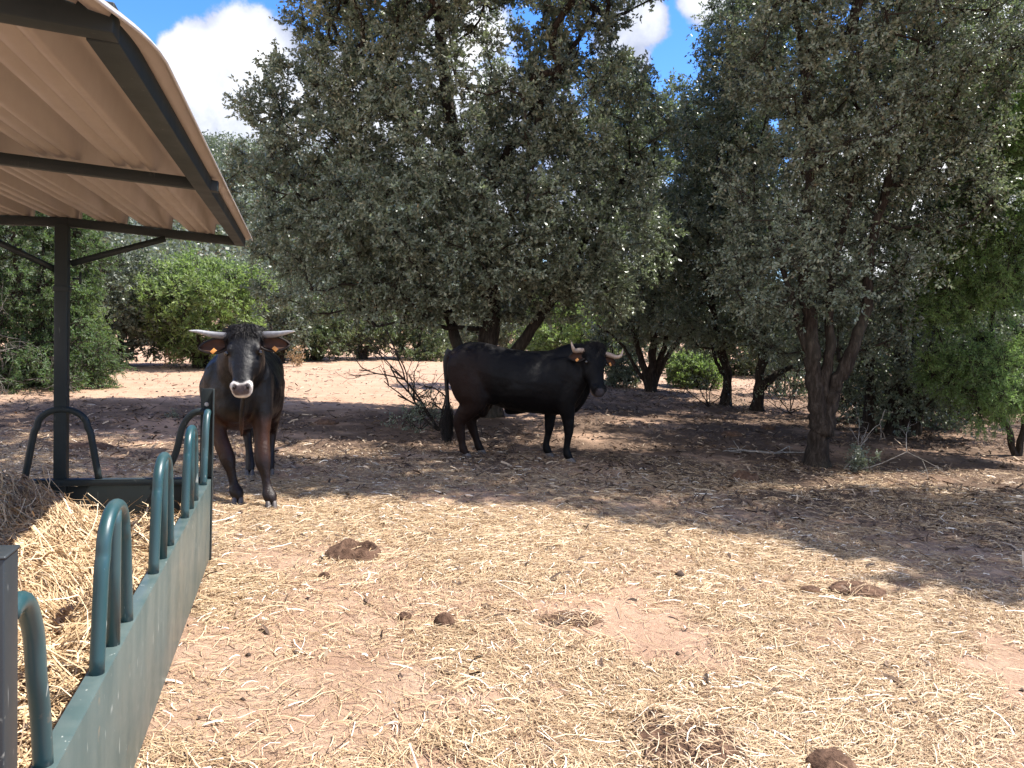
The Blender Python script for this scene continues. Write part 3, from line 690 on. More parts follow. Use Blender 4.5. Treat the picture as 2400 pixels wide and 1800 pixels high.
# 7 juniper on the right edge
b = gp(2385, 1068); D = b[1]; print(b)
make_tree('juniper', 'bright green feathery juniper leaning out at the right edge', 'tree',
    [([b, P(2360, 1000, D), P(2335, 930, D), P(2320, 850, D), P(2330, 700, D), P(2350, 500, D), P(2380, 300, D)], .05, .02), ([P(2350, 980, D), P(2290, 930, D), P(2230, 910, D), P(2160, 870, D)], .035, .012),
     ([b, P(2400, 1000, D), P(2430, 900, D), P(2450, 700, D), P(2480, 400, D)], .05, .02)],
    [(P(2290, 640, D - .6), (.75, .7, .5), 1), (P(2270, 860, D - .7), (.6, .6, .38), 1.0), (P(2370, 820, D - .5), (.55, .6, .3), 1), (P(2380, 470, D - .2), (.8, .9, .8), 1), (P(2200, 590, D - .5), (.5, .5, .4), .9), (P(2400, 300, D - .3), (.9, .9, .9), 1), (P(2330, 560, D - .8), (.6, .5, .9), 1), (P(2220, 720, D - .6), (.5, .5, .3), .9), (P(2340, 920, D - .8), (.6, .5, .3), 1)],
    300, 17, lm=M_JUNR, twigs=26, lpt=30, leaf=(.045, .010), mind=.24, crad=.30, droop=.35, tw_r=.003)
# 8 tall oaks outside the right edge that shade the foreground
b = np.array([8.2, 7.4, 0.0])
make_tree('holm_oak', 'tall oak at the right edge whose shade falls over the near corner', 'tree',
    [([b, b + [0, 0, 1.5], b + [-.3, 0, 3.5], b + [-.5, 0, 6]], .2, .05), ([b + [0, 0, 1.4], b + [.6, -.5, 3], b + [.9, -1.0, 5]], .14, .04)],
    [(b + [-.4, -.3, 5.6], (2.2, 2.0, 2.2), 1), (b + [.3, -.9, 4.6], (1.6, 1.6, 1.6), 1), (b + [-.6, .2, 7.6], (1.5, 1.4, 1.2), 1), ([6.7, 6.4, 5.7], (1.3, 1.0, 1.1), 1.1)],
    420, 18, lm=M_OAKD, twigs=20, lpt=15, leaf=(.06, .03), mind=.34, crad=.42)
print('t8', time.time() - T0)

# ------------------------------------------------------------------ background trees and bushes
def bush(name, label, px, py, wpx, toppx, seed, lm, cat='bush', n=120, leaf=(.10, .05), crad=.5, group=None, trunk=.08, mind=.4, flat=1, droop=0, twigs=14, lpt=14, low=.12, depth=None, tw_r=.006):
    b = gp(px, py, -.1)
    if depth: b = P(px, py, depth); b[2] = float(G(b[0], b[1])) - .1
    D = b[1]; top = P(px, toppx, D)[2]; h = top - b[2]; hw = wpx / 2 / F * D
    ctr = b + np.array([0, 0, h * .55]); rs = np.random.RandomState(seed)
    limbs = []
    for k in range(4):
        a_ = rs.rand() * 6.28; q = np.array([math.cos(a_) * hw * .5, math.sin(a_) * hw * .5, h * .65])
        limbs.append(([b + [math.cos(a_) * .1, math.sin(a_) * .1, 0], b + q * [.35, .35, .45], b + q], trunk, trunk * .3))
    blobs = [(ctr, (hw * .9, hw * .8, h * .45), 1)]
    for k in range(5):
        a_ = k * 1.257 + rs.rand(); zz = rs.uniform(low, .75)
        blobs.append((b + [math.cos(a_) * hw * .6, math.sin(a_) * hw * .6, h * zz], (hw * .45, hw * .45, h * rs.uniform(.14, .24)), .9))
    return make_tree(name, label, cat, limbs, blobs, n, seed, leaf=leaf, twigs=twigs, lpt=lpt, crad=crad, lm=lm, group=group, mind=mind, flat=flat, droop=droop, tw_r=tw_r, shell=.4, inner=.35)
bush('juniper', 'tall green juniper with bare grey twigs, behind the roof post at far left', 70, 905, 330, 380, 31, M_JUN, 'tree', 210, (.075, .018), .42, twigs=20, lpt=24, low=.02, mind=.32, droop=.25)
bush('juniper', 'low spreading juniper beside the roof post, right of it', 185, 895, 110, 700, 32, M_JUNB, 'bush', 60, (.06, .015), .30, twigs=18, lpt=20, low=.05, mind=.22, droop=.2)
bush('holm_oak', 'grey-green oak in the gap between roof post and bright bush', 275, 858, 250, 590, 33, M_SILV, 'tree', 150, (.10, .05), .50, low=.2)
bush('green_bush', 'bright yellow-green bush behind the horns of the front cow', 470, 862, 290, 610, 34, M_JUNB, 'bush', 190, (.11, .035), .45, low=.06, twigs=16, lpt=16)
bush('holm_oak', 'dark oak filling the gap left of the bright bush', 380, 850, 170, 600, 35, M_OAKD, 'tree', 90, (.12, .06), .55, low=.2, depth=31)
bush('olive_bush', 'rounded olive-green bush right of the front cow', 740, 845, 150, 700, 36, M_OLIVE, 'bush', 110, (.11, .05), .45, low=.1)
bush('olive_bush', 'dusky bush between the front cow and the rounded olive bush', 655, 850, 120, 690, 37, M_SILV, 'bush', 80, (.12, .05), .45, low=.1)
bush('olive_bush', 'dark bush behind the leafless shrub, left of the bull', 850, 842, 150, 690, 38, M_OLIVE, 'bush', 100, (.11, .05), .45, low=.1)
bush('holm_oak', 'grey oak rising behind the olive bushes, left of the largest oak', 660, 838, 300, 600, 39, M_OAKD, 'tree', 170, (.14, .065), .65, low=.25, depth=38)
bush('olive_bush', 'green bush seen past the rump of the bull', 980, 842, 150, 720, 40, M_OLIVE, 'bush', 90, (.12, .05), .5, low=.08)
bush('green_bush', 'sunny green bush glimpsed over the back of the bull', 1330, 840, 240, 690, 41, M_JUNB, 'bush', 130, (.13, .05), .55, low=.1, depth=30)
bush('green_bush', 'low bright green bush between the slim oak and the many-stemmed oak', 1625, 908, 130, 835, 42, M_JUNB, 'bush', 70, (.07, .035), .26, low=.1, mind=.2, trunk=.03)
bush('olive_bush', 'sunlit bush in the distance behind the slim oak', 1740, 880, 240, 740, 43, M_OLIVE, 'bush', 110, (.12, .05), .5, low=.1, depth=27)
bush('holm_oak', 'dark oak filling the distance behind the forked trunk', 1980, 880, 330, 640, 44, M_OAKD, 'tree', 170, (.13, .06), .6, low=.15, depth=30)
bush('olive_bush', 'olive bush behind the crowded trunks at right', 2200, 930, 240, 720, 45, M_OLIVE, 'bush', 110, (.10, .05), .5, low=.1, depth=22)
bush('holm_oak', 'dark oak in the distance behind the juniper at the right edge', 2400, 930, 300, 640, 46, M_OAKD, 'tree', 150, (.12, .06), .6, low=.15, depth=24)
bush('holm_oak', 'oak in the distance behind the bull and the many-stemmed oak', 1480, 850, 260, 640, 47, M_OAKD, 'tree', 150, (.14, .06), .65, low=.15, depth=36)
bush('holm_oak', 'pale oak in the distance behind the trunk of the largest oak', 1120, 842, 260, 670, 48, M_SILV, 'tree', 140, (.14, .06), .6, low=.12, depth=37)
bush('olive_bush', 'low dark bush at the foot of the many-stemmed oak, right of the bull', 1462, 905, 70, 858, 49, M_OAKD, 'bush', 26, (.06, .03), .16, low=.1, mind=.14, trunk=.015, twigs=12, lpt=6)
print('bushes', time.time() - T0)
for k, (px, py, w_, tp, lab) in enumerate(((1440, 905, 120, 740, 'twiggy dark bush crowded behind the head of the bull'), (1590, 880, 150, 730, 'shaded thicket behind the low bright green bush'),
        (1850, 930, 170, 740, 'shaded thicket between the dark leaning oak and the forked trunk'), (2010, 985, 130, 800, 'low thicket right behind the fork of the nearest oak'), (2190, 1000, 170, 800, 'low thicket at the foot of the crowded trunks'), (2320, 960, 150, 760, 'thicket behind the trunk of the juniper at the right edge'))):
    bush('thicket', lab, px, py, w_, tp, 60 + k, M_OAKD, 'bush', 70, (.06, .03), .26, low=.08, mind=.2, trunk=.025, twigs=16, lpt=11, tw_r=.004)
for k, (bx, by, lab) in enumerate(((12.5, 13.5, 'oak standing past the right edge beyond the juniper'), (17.0, 22.0, 'far oak past the right edge of the clearing'))):
    b = np.array([bx, by, float(G0(bx, by)) - .05])
    make_tree('holm_oak', lab, 'tree', [([b, b + [0, 0, 1.3], b + [-.3, 0, 3]], .16, .05), ([b + [0, 0, .9], b + [.7, -.3, 2.6]], .1, .04)],
        [(b + [0, 0, 3.2], (2.2, 2.0, 1.8), 1), (b + [.6, -.4, 2.0], (1.9, 1.7, 1.0), 1)], 150, 80 + k, lm=M_OAKD, twigs=16, lpt=13, leaf=(.09, .045), mind=.42, crad=.5)
# wooded hillside: uncountable crowns
rs = np.random.RandomState(77); n = 900
hx = rs.uniform(-75, 8, n); hy = rs.uniform(40, 125, n); hr = rs.uniform(1.6, 3.0, n); hz = G0(hx, hy)
lp = 330; dirs = nrm(rs.normal(0, 1, (n, lp, 3)) + np.array([0, 0, .4])); lum = 1 + .3 * (vnoise(dirs[..., 0] * 3 + hx[:, None], dirs[..., 1] * 3 + dirs[..., 2] * 2, 1.3) - .5)
p = np.stack([hx, hy, hz + hr * .9], 1)[:, None] + dirs * (hr[:, None] * rs.uniform(.75, 1.05, (n, lp)) * lum)[..., None] * np.array([1, 1, 1.15])
p = p.reshape(-1, 3); V, Q = leaves_at(p, rdir(rs, len(p)), rs, .36, .22)
tag(mesh_np('hillside_wood', V, Q, None, M_SILV, None, False, {'rnd': np.clip(np.repeat(rs.uniform(0, .7, n), lp) + rs.normal(0, .15, n * lp), 0, 1)}),
    'evergreen wood covering the hillside beyond the clearing', 'wood', kind='stuff')

# ------------------------------------------------------------------ bare shrubs, fallen branches, small plants
def rec(acc, p, d, ln, r, lev, rng, tips=None, wig=.25, fork=(2, 3), zmin=None):
    n = 5; pts = [p]
    for k in range(n):
        d = nrm(d + rng.normal(0, wig, 3) * .6); q = pts[-1] + d * ln / n
        if zmin is not None: q[2] = max(q[2], float(G(q[0], q[1])) + zmin)
        pts.append(q)
    acc.tube(pts, np.linspace(r, r * .55, n + 1), 5 if r > .004 else 4)
    if tips is not None: tips.append((pts[-1], d)); tips.append((pts[-3], d))
    if lev <= 0: return
    for k in range(rng.randint(fork[0], fork[1] + 1)):
        j = rng.randint(2, n + 1); rec(acc, pts[j], nrm(d + rng.normal(0, .65, 3)), ln * rng.uniform(.55, .8), r * .6, lev - 1, rng, tips, wig, fork, zmin)
def bare(name, label, base, stems, seed, mat, lev=4, cat='shrub', leafy=None, r=.012, zmin=None, fork=(2, 3), group=None, wig=.25):
    rng = np.random.RandomState(seed); acc = Acc(); tips = []
    for d, ln in stems: rec(acc, np.array(base, float), nrm(np.array(d, float)), ln, r, lev, rng, tips, wig, fork, zmin)
    root = empty(name, base); tag(root, label, cat, group)
    o = acc.build('branches', mat, None, True); o.data.transform(Matrix.Translation(-root.location)); o.parent = root
    if leafy:
        tp = np.array([t[0] for t in tips]); td = np.array([t[1] for t in tips]); m = leafy[0]
        p = np.repeat(tp, m, 0) + rng.normal(0, leafy[2] * .6, (len(tp) * m, 3)); d = nrm(np.repeat(td, m, 0) + rng.normal(0, 1, (len(tp) * m, 3)))
        V, Q = leaves_at(p, d, rng, leafy[2], leafy[2] * .5); V -= np.array(base)
        mesh_np('leaves', V, Q, None, leafy[1], root, False, {'rnd': rng.rand(len(Q)) * .9})
    return root
b = gp(1030, 985, -.02); b[1] = min(b[1], 10.9); b = P(1030, 985, b[1]); b[2] = float(G(b[0], b[1]))
bare('leafless_shrub', 'leafless dark shrub with arching branches behind the tail of the bull', b, [((-1, .1, .8), 1.1), ((-.9, 0, 1.1), 1.2), ((-.35, .1, 1), .8), ((-1.2, -.1, .55), .7), ((.2, 0, 1), .5)], 5, M_BARK, 4, r=.02)
b2 = P(985, 985, b[1]); b2[2] = float(G(b2[0], b2[1]))
bare('scrub', 'low dark scrub with sparse small leaves beside the tail of the bull', b2, [((-.8, .1, .6), .28), ((-.2, 0, 1), .3), ((.6, -.1, .7), .3), ((.2, .4, .8), .3), ((-.5, -.4, .6), .28), ((.9, .2, .4), .3), ((-1, .2, .3), .3)], 6, M_BARK, 4, leafy=(2, M_OAKD, .035), r=.006)
b = gp(1925, 1098, 0)
bare('fallen_branch', 'pale dry branch sticking up right of the forked trunk', b + [.25, -.05, .02], [((1, -.2, .25), .75), ((1, .1, .5), .5)], 8, M_DEAD, 3, 'branch', r=.008)
bare('seedling', 'pale green oak seedling at the foot of the forked trunk', b + [.30, -.12, 0], [((.4, 0, 1), .16), ((1, 0, .6), .2), ((.8, -.4, .7), .2), ((-.2, -.3, 1), .12), ((1, .3, .8), .22)], 9, M_BARK, 3, 'plant', leafy=(4, M_SILV, .03), r=.004)
b = gp(1790, 1062, .02)
bare('fallen_branch', 'bleached branch lying on the soil left of the forked trunk', b, [((1, .1, .04), .45), ((-1, .1, .06), .45)], 10, M_DEAD, 2, 'branch', r=.016, zmin=.012)
b = gp(1640, 1068, .02)
for k, (px, py, lab) in enumerate(((1660, 955, 'thorny bare bush between the two slim oaks'), (1850, 970, 'bare twiggy bush left behind the forked trunk'), (2030, 1000, 'tangle of bare twigs right behind the forked trunk'))):
    bb = gp(px, py, 0); bare('bare_bush', lab, bb, [((-.6, 0, 1), .7), ((.5, .2, 1), .7), ((.9, -.1, .7), .7), ((-.9, -.2, .7), .6), ((.1, .3, 1), .7)], 20 + k, M_BARK, 4, leafy=(1, M_OAKD, .05), r=.012)
for k, (px, py, s) in enumerate(((100, 905, .8), (30, 912, .9))):
    bb = gp(px, py, .1); bb = bb + np.array([0, -.2, 0]); bb[2] = float(G(bb[0], bb[1])) + .1
    bare('dead_branch', ('grey dead branches tangled low in the juniper at far left', 'pale dead boughs poking up out of the juniper at far left')[k], bb, [((.6, -.2, .9), s), ((-.5, -.3, .8), s), ((1, -.2, .3), s), ((.1, -.3, 1), s)], 30 + k, M_DEADD, 4, 'dead wood', r=.012)
bb = gp(412, 862, 0); bare('dry_weed', 'small dry yellow weed before the bright bush', bb, [((0, 0, 1), .3), ((.5, 0, 1), .28), ((-.5, 0, 1), .28)], 35, M_DEAD, 3, 'plant', leafy=(4, M_DRY, .07), r=.006)
bb = gp(688, 860, 0); bare('dry_weed', 'dry orange weed just right of the front cow', bb, [((0, 0, 1), .28), ((.5, 0, 1), .22), ((-.3, 0, 1), .28)], 36, M_DEAD, 3, 'plant', leafy=(3, M_DRY, .06), r=.006)
bb = gp(405, 980, 0); bare('small_weed', 'tiny grey-green weed on the bare ground left of the cow', bb, [((0, 0, 1), .08), ((.7, 0, 1), .08), ((-.7, 0, 1), .08)], 37, M_BARK, 2, 'plant', leafy=(3, M_SILV, .025), r=.003)
bb = gp(668, 1045, .0); bare('fallen_twig', 'thin dark twig standing in the shade right of the front cow', bb, [((-.4, 0, 1), .22)], 38, M_BARK, 1, 'twig', r=.004)
print('shrubs', time.time() - T0)

# ------------------------------------------------------------------ dung
def dung_mat():
    m, nt, b = newmat('dung'); n1 = noise(nt, 22, 6, rough=.7, dist=.6); n2 = noise(nt, 90, 4)
    c = ramp(nt, n1, [(.3, (.045, .026, .017)), (.55, (.12, .070, .046)), (.75, (.24, .15, .10))]); nt.links.new(c, b.inputs['Base Color'])
    b.inputs['Roughness'].default_value = .95; b.inputs['Specular IOR Level'].default_value = .15; bump(nt, b, n1, 1.0, .02); return m
M_DUNG = dung_mat()
def dung(label, px, py, wx, wy, h, seed, hole=0, straws=30):
    p = ground(px, py); rng = np.random.RandomState(seed); p[2] = float(G0(p[0], p[1])) + .012
    nr, na = 26, 64; rr = np.linspace(0, 1, nr); th = np.arange(na) * 2 * math.pi / na
    RR, TT = np.meshgrid(rr, th, indexing='ij'); ed = 1 + .22 * (fbm(np.cos(TT) * 1.4 + seed, np.sin(TT) * 1.4, 1.5, 3, seed) - .5) * 2
    x = RR * np.cos(TT) * wx / 2 * ed; y = RR * np.sin(TT) * wy / 2 * ed
    z = h * (1 - RR ** 3.2) * (.75 + .7 * (fbm(x + seed, y, 14, 4, seed + 2) - .3)) + .012 * (fbm(x, y + seed, 60, 2, 3) - .5)
    if hole:
        dh = np.sqrt(((x - wx * .10) / (wx * .27)) ** 2 + ((y - wy * .02) / (wy * .30)) ** 2); z = z * (1 - .95 * sstep(1.05, .75, dh)) + .22 * h * np.exp(-((dh - 1.15) / .2) ** 2) - .25 * h * sstep(0, -.5, y / wy)
    if False: z -= hole * np.exp(-(((x - wx * .12) / (wx * .20)) ** 2 + ((y - wy * .05) / (wy * .27)) ** 2) ** 1.5); z -= .3 * hole * sstep(0, -.5, y / wy)
    z = np.where(RR > .97, -.02, z)
    V = np.stack([x, y, z], -1).reshape(-1, 3); i = (np.arange(nr - 1) * na)[:, None]; j = np.arange(na)[None]
    Q = np.stack([i + j, i + na + j, i + na + (j + 1) % na, i + (j + 1) % na], -1).reshape(-1, 4)
    o = mesh_np('dung_pat', V, Q, None, M_DUNG, None, True); o.location = p; tag(o, label, 'dung', 'cow dung on the ground')
    if straws > 22:
        c = np.stack([rng.uniform(-.5, .5, straws) * wx * 1.1, rng.uniform(-.5, .5, straws) * wy * 1.1], 1)
        V, Q, ix = ribbons(c, rng.rand(straws) * 6.28, rng.uniform(.04, .12, straws), rng.uniform(.002, .004, straws), 3, rng, lambda a, b_: np.clip(h * (1.1 - ((2 * a / wx) ** 2 + (2 * b_ / wy) ** 2)), 0, h), .006, .2, .5)
        mesh_np('straw_bits', V, Q, None, M_STRAW, o, False, {'rnd': rng.rand(straws)[ix]})
    return o
dung('dark crusted ring of dung with a hollow, on sunny straw right of the feeder', 830, 1300, .38, .36, .062, 1, .10, 22)
dung('small dark dung lump alone in the middle of the foreground', 1042, 1465, .115, .11, .05, 2, 0, 5)
dung('flat reddish dung pat on the straw near the shade at right', 2010, 1385, .33, .28, .028, 3, 0, 40)
dung('large crumbled brown dung heap mixed with straw at the bottom edge', 1610, 1745, .42, .36, .032, 4, .0, 420)
dung('rounded dung lump cut by the bottom edge of the photo', 1950, 1805, .19, .16, .045, 5, 0, 6)
dung('small faint dung lump left of the dark foreground lump', 950, 1450, .07, .07, .02, 6, 0, 4)
dung('crumbly dung patch right of the dark foreground lump', 1340, 1455, .32, .18, .016, 7, 0, 120)
dung('black dung pat in the shade in front of the forked trunk', 1745, 1122, .30, .28, .07, 8, .03, 8)
dung('black dung pat behind the shade pat, in the sunlit strip', 1715, 1020, .36, .3, .06, 9, 0, 0)
dung('small black dung pat nearer to the forked trunk than the others', 1800, 1005, .26, .24, .06, 10, 0, 0)
dung('dark dung pat on the shaded soil between the two cattle', 765, 992, .36, .36, .05, 12, 0, 0)
dung('long dark dung smear on the shaded soil behind the feeder', 215, 1050, .50, .3, .05, 13, 0, 0)
dung('tiny dung clod left of the crusted ring, nearer the feeder', 760, 1355, .07, .06, .03, 14, 0, 6)
dung('brown dung crumbs on the straw left of the flat reddish pat', 1900, 1385, .13, .10, .016, 15, 0, 12)
dung('dark dung clump half hidden in straw at the lower right', 1545, 1700, .22, .18, .03, 16, 0, 120)

# ------------------------------------------------------------------ cattle
def coat_mat(name, r0=.42, r1=.62, spec=.32):
    m, nt, b = newmat(name); a = nn(nt, 'ShaderNodeAttribute', attribute_name='coat')
    v = stretch(nt, (1, 1, .35)); n1 = noise(nt, 160, 4, v, .7); n2 = noise(nt, 7, 4); n3 = noise(nt, 26, 4)
    c = mixc(nt, ramp(nt, n1, [(.3, (.75,) * 3), (.7, (1.25,) * 3)]), (0, 0, 0), a.outputs['Color']) if False else a.outputs['Color']
    mm = mixc(nt, 1.0, c, ramp(nt, n3, [(.3, (.7,) * 3), (.7, (1.0,) * 3)]), 'MULTIPLY')
    nt.links.new(mm, b.inputs['Base Color'])
    nt.links.new(ramp(nt, n2, [(.35, (r0,) * 3), (.65, (r1,) * 3)]), b.inputs['Roughness'])
    b.inputs['Specular IOR Level'].default_value = spec
    b.inputs['Sheen Weight'].default_value = .0; b.inputs['Sheen Roughness'].default_value = .4
    h = nt.nodes.new('ShaderNodeMath'); h.operation = 'MULTIPLY_ADD'; nt.links.new(n2, h.inputs[0]); h.inputs[1].default_value = 4; nt.links.new(mixc(nt, .35, n1, n3), h.inputs[2])
    bump(nt, b, h.outputs[0], .8, .006); return m
M_COAT = coat_mat('brown_coat', .32, .50, .26); M_COATB = coat_mat('black_coat', .45, .65, .14)
def simple(name, colr, rough=.5, spec=.5, nscale=30, var=.35):
    m, nt, b = newmat(name); n1 = noise(nt, nscale, 4)
    nt.links.new(ramp(nt, n1, [(.3, tuple(x * (1 - var) for x in colr)), (.7, tuple(min(1, x * (1 + var * .5)) for x in colr))]), b.inputs['Base Color'])
    b.inputs['Roughness'].default_value = rough; b.inputs['Specular IOR Level'].default_value = spec; return m
M_EYE = simple('eye', (.012, .008, .006), .08, .8, 5, .1)
M_HOOF = simple('hoof', (.10, .085, .08), .5, .4, 20)
M_NOSTRIL = simple('nostril', (.012, .008, .008), .6, .3)
M_TAGC = simple('ear_tag', (.62, .26, .06), .4, .4, 8, .15)
M_HAIR = simple('hair', (.009, .007, .007), .5, .3, 60)
M_EAR = simple('ear', (.022, .016, .014), .7, .25, 30); M_EARIN = simple('ear_inner', (.055, .027, .018), .8, .2, 20)
def horn_mat(name, stops):
    m, nt, b = newmat(name); a = nn(nt, 'ShaderNodeAttribute', attribute_name='coat'); n1 = noise(nt, 40, 4)
    c = mixc(nt, 1.0, a.outputs['Color'], ramp(nt, n1, [(.3, (.7,) * 3), (.7, (1.05,) * 3)]), 'MULTIPLY'); nt.links.new(c, b.inputs['Base Color']); b.inputs['Roughness'].default_value = .38
    bump(nt, b, n1, .3, .003); return m
M_HORN = horn_mat('horn', None)

def superring(c, xw, zw_up, zw_dn, hw, ax_y, ax_z, k=28, e=2.3, topnarrow=.0):
    th = np.arange(k) * 2 * math.pi / k; cs, sn = np.cos(th), np.sin(th)
    y = np.sign(cs) * np.abs(cs) ** (2 / e) * hw; z = np.sign(sn) * np.abs(sn) ** (2 / e); z = np.where(z > 0, z * zw_up, z * zw_dn)
    y = y * (1 - topnarrow * np.clip(sn, 0, 1))
    return c + y[:, None] * ax_y + z[:, None] * ax_z

def cattle(name, label, origin, yaw, S):
    root = empty(name, origin, yaw); tag(root, label, 'cow' if S['kind'] == 'cow' else 'bull', None)
    a = Acc(); Y = np.array([0, 1.0, 0]); Zx = np.array([0, 0, 1.0])
    rows = spline(S['torso'], 4); rings = []
    for (x, zt, zb, hw, yc) in rows:
        zc = zb + (zt - zb) * .52; rings.append(superring(np.array([x, yc, zc]), 0, zt - zc, zc - zb, hw, Y, Zx, 30, 2.25, .28))
    a.loft(rings)
    def chain(pts, m=7):
        for q in spline(pts, m):
            a.ellipsoid(q[:3], q[3:6] * 1.07 if len(q) > 4 else (q[3],) * 3, None, 12, 8)
    for ch in S['chains']: chain(ch[0], ch[1])
    for (c, r) in S['blobs']: a.ellipsoid(c, r)
    # head
    H = S['head']; o = np.array(H['poll'], float); hx = nrm(np.array(H['dir'], float)); hz = np.array(H['norm'], float); hz = nrm(hz - hx * np.dot(hz, hx)); hy = np.cross(hz, hx)
    HM = np.array([hx, hy, hz])
    hk = H.get('k', 1.0)
    def hp(s, y, z): return o + hk * np.array([s, y, z]) @ HM
    rings = []
    for (s, hw, zt, zb) in spline(H['rings'], 4):
        zc = (zt + zb) / 2; rings.append(superring(hp(s, 0, zc), 0, hk * (zt - zc), hk * (zc - zb), hk * hw, hy, hz, 26, 2.6, .12))
    a.loft(rings)
    for sg in (-1, 1):
        a.ellipsoid(hp(.155, sg * .100, .014), np.array((.055, .028, .032)) * hk, HM)      # brow
        a.ellipsoid(hp(.215, sg * .075, -.075), np.array((.13, .045, .085)) * hk, HM)      # jaw
        a.ellipsoid(hp(.03, sg * .095, .0), np.array((.055, .05, .05)) * hk, HM)           # horn base
        a.ellipsoid(hp(.475, sg * .052, .012), np.array((.042, .034, .030)) * hk, HM)      # nostril wings
        a.ellipsoid(hp(.30, sg * .045, -.01), np.array((.12, .035, .045)) * hk, HM)
    tmp = a.build('tmp', None)
    md = tmp.modifiers.new('r', 'REMESH'); md.mode = 'VOXEL'; md.voxel_size = .0115
    ms = tmp.modifiers.new('s', 'SMOOTH'); ms.factor = .5; ms.iterations = 15
    dg = bpy.context.evaluated_depsgraph_get(); me = bpy.data.meshes.new_from_object(tmp.evaluated_get(dg))
    bpy.data.objects.remove(tmp)
    me.name = 'body'; nv = len(me.vertices); co_ = np.empty(nv * 3); me.vertices.foreach_get('co', co_); co_ = co_.reshape(-1, 3)
    # nostril pits and eye sockets
    hc = (co_ - o) @ HM.T / hk
    for sg in (-1, 1):
        dn = np.linalg.norm((hc - np.array([.492, sg * .048, .024])) / np.array([.024, .018, .030]), axis=1)
        co_ -= (.020 * np.clip(1 - dn, 0, 1) ** .5)[:, None] * (hx * .6 + hz * .8)
    nor = np.empty(nv * 3); me.vertices.foreach_get('normal', nor); nor = nor.reshape(-1, 3)
    wr = (vnoise(co_[:, 0] * 11 + co_[:, 2] * 2, co_[:, 2] * 3.2 + co_[:, 1] * 4, 1) - .5) + .6 * (vnoise(co_[:, 0] * 24, co_[:, 2] * 8 + co_[:, 1] * 9, 1, 4) - .5)
    fold = np.exp(-((co_[:, 0] - S['torso'][-1][0] + .18) / .16) ** 2) * sstep(1.35, 1.1, co_[:, 2]) * np.sin(co_[:, 0] * 75 + co_[:, 2] * 9) * .6
    co_ += nor * ((wr * .011 + fold * .008) * sstep(.15, .6, co_[:, 2]) * (hc[:, 0] < .0))[:, None]
    co_[:, 2] = co_[:, 2] + .003 * (vnoise(co_[:, 0] * 9, co_[:, 1] * 9 + co_[:, 2] * 7) - .5)
    me.vertices.foreach_set('co', co_.ravel())
    me.polygons.foreach_set('use_smooth', np.ones(len(me.polygons), dtype=bool))
    colr = S['colour'](co_, hc)
    at = me.attributes.new('coat', 'FLOAT_COLOR', 'POINT'); at.data.foreach_set('color', np.concatenate([colr, np.ones((nv, 1))], 1).astype(np.float32).ravel())
    me.materials.clear(); me.materials.append(S['coat']); me.update()
    body = bpy.data.objects.new('body', me); col.objects.link(body); body.parent = root
    print(name, nv)
    for sg in (-1, 1):
        e = Acc(); e.ellipsoid(hp(.188, sg * .120, .008), (.022, .017, .020), HM, 20, 14); e.build('eye', M_EYE, root, True)
        e = Acc(); e.ellipsoid(hp(.496, sg * .048, .020), (.011, .009, .016), HM, 16, 10); e.build('nostril', M_NOSTRIL, root, True)
        pts = np.array([hp(*q) for q in H['horn'][sg]]); pp = spline(pts, 6); t = np.linspace(0, 1, len(pp))
        rad = H['hr'] * (1 - t ** 1.5) ** .8 * (1 - .12 * t) + .002
        hb = Acc(); hb.tube(pp, rad, 16); ho = hb.build('horn', M_HORN, root, True)
        tv = np.repeat(t, 16); cc = np.concatenate([tv, [0, 1]])[:, None]; hcol = np.array(H['hcol'][0])[None] * (1 - sstep(.0, .9, cc)) + np.array(H['hcol'][1])[None] * sstep(.0, .9, cc)
        tipd = sstep(.86, 1, cc); hcol = hcol * (1 - tipd) + np.array(H['hcol'][2])[None] * tipd
        at = ho.data.attributes.new('coat', 'FLOAT_COLOR', 'POINT'); at.data.foreach_set('color', np.concatenate([hcol, np.ones((len(hcol), 1))], 1).astype(np.float32).ravel())
        # ear: cupped leaf
        eo, ed, en_ = H['ear'][sg]; eo = hp(*eo); ed = nrm(np.array(ed, float) @ HM); en_ = np.array(en_, float) @ HM; en_ = nrm(en_ - ed * np.dot(en_, ed)); es = np.cross(ed, en_)
        m1, m2 = 18, 13; t = np.linspace(0, 1, m1)[:, None]; q = np.linspace(-1, 1, m2)[None]
        Lr = H.get('earl', .19); w = .066 * np.sin(math.pi * np.clip(t * .86 + .14, 0, 1)) ** .62 * (1 - .12 * t); 
        cup = .045 * (q ** 2) * (1 - .5 * t) - .012 * np.sin(math.pi * t)
        Ve = eo + (t * Lr)[..., None] * ed + (q * w)[..., None] * es + cup[..., None] * en_
        ii = (np.arange(m1 - 1) * m2)[:, None] + np.arange(m2 - 1)[None]; Qe = np.stack([ii, ii + 1, ii + m2 + 1, ii + m2], -1).reshape(-1, 4)
        er = mesh_np('ear', Ve.reshape(-1, 3), Qe, None, M_EAR, root, True); er.data.materials.append(M_EARIN)
        sd = er.modifiers.new('t', 'SOLIDIFY'); sd.thickness = .012; sd.offset = 0; sd.material_offset = 0
        Vi = eo + (.03 + t * (Lr * .80))[..., None] * ed + (q * w * .72)[..., None] * es + (cup * .62 + .0095)[..., None] * en_
        mesh_np('ear_lining', Vi.reshape(-1, 3), Qe, None, M_EARIN, er, True)
        tg = Acc(); tc_ = eo + ed * Lr * .52 + es * (H['tagside'] * sg * .030) + en_ * .030
        tg.box(tc_ - np.array([0, 0, .012]), (.040, .030, .003), np.array([ed * .8 + es * .6 * sg * H['tagside'], -ed * .6 * sg * H['tagside'] + es * .8, en_])); tg.build('ear_tag', M_TAGC, er, False, .004)
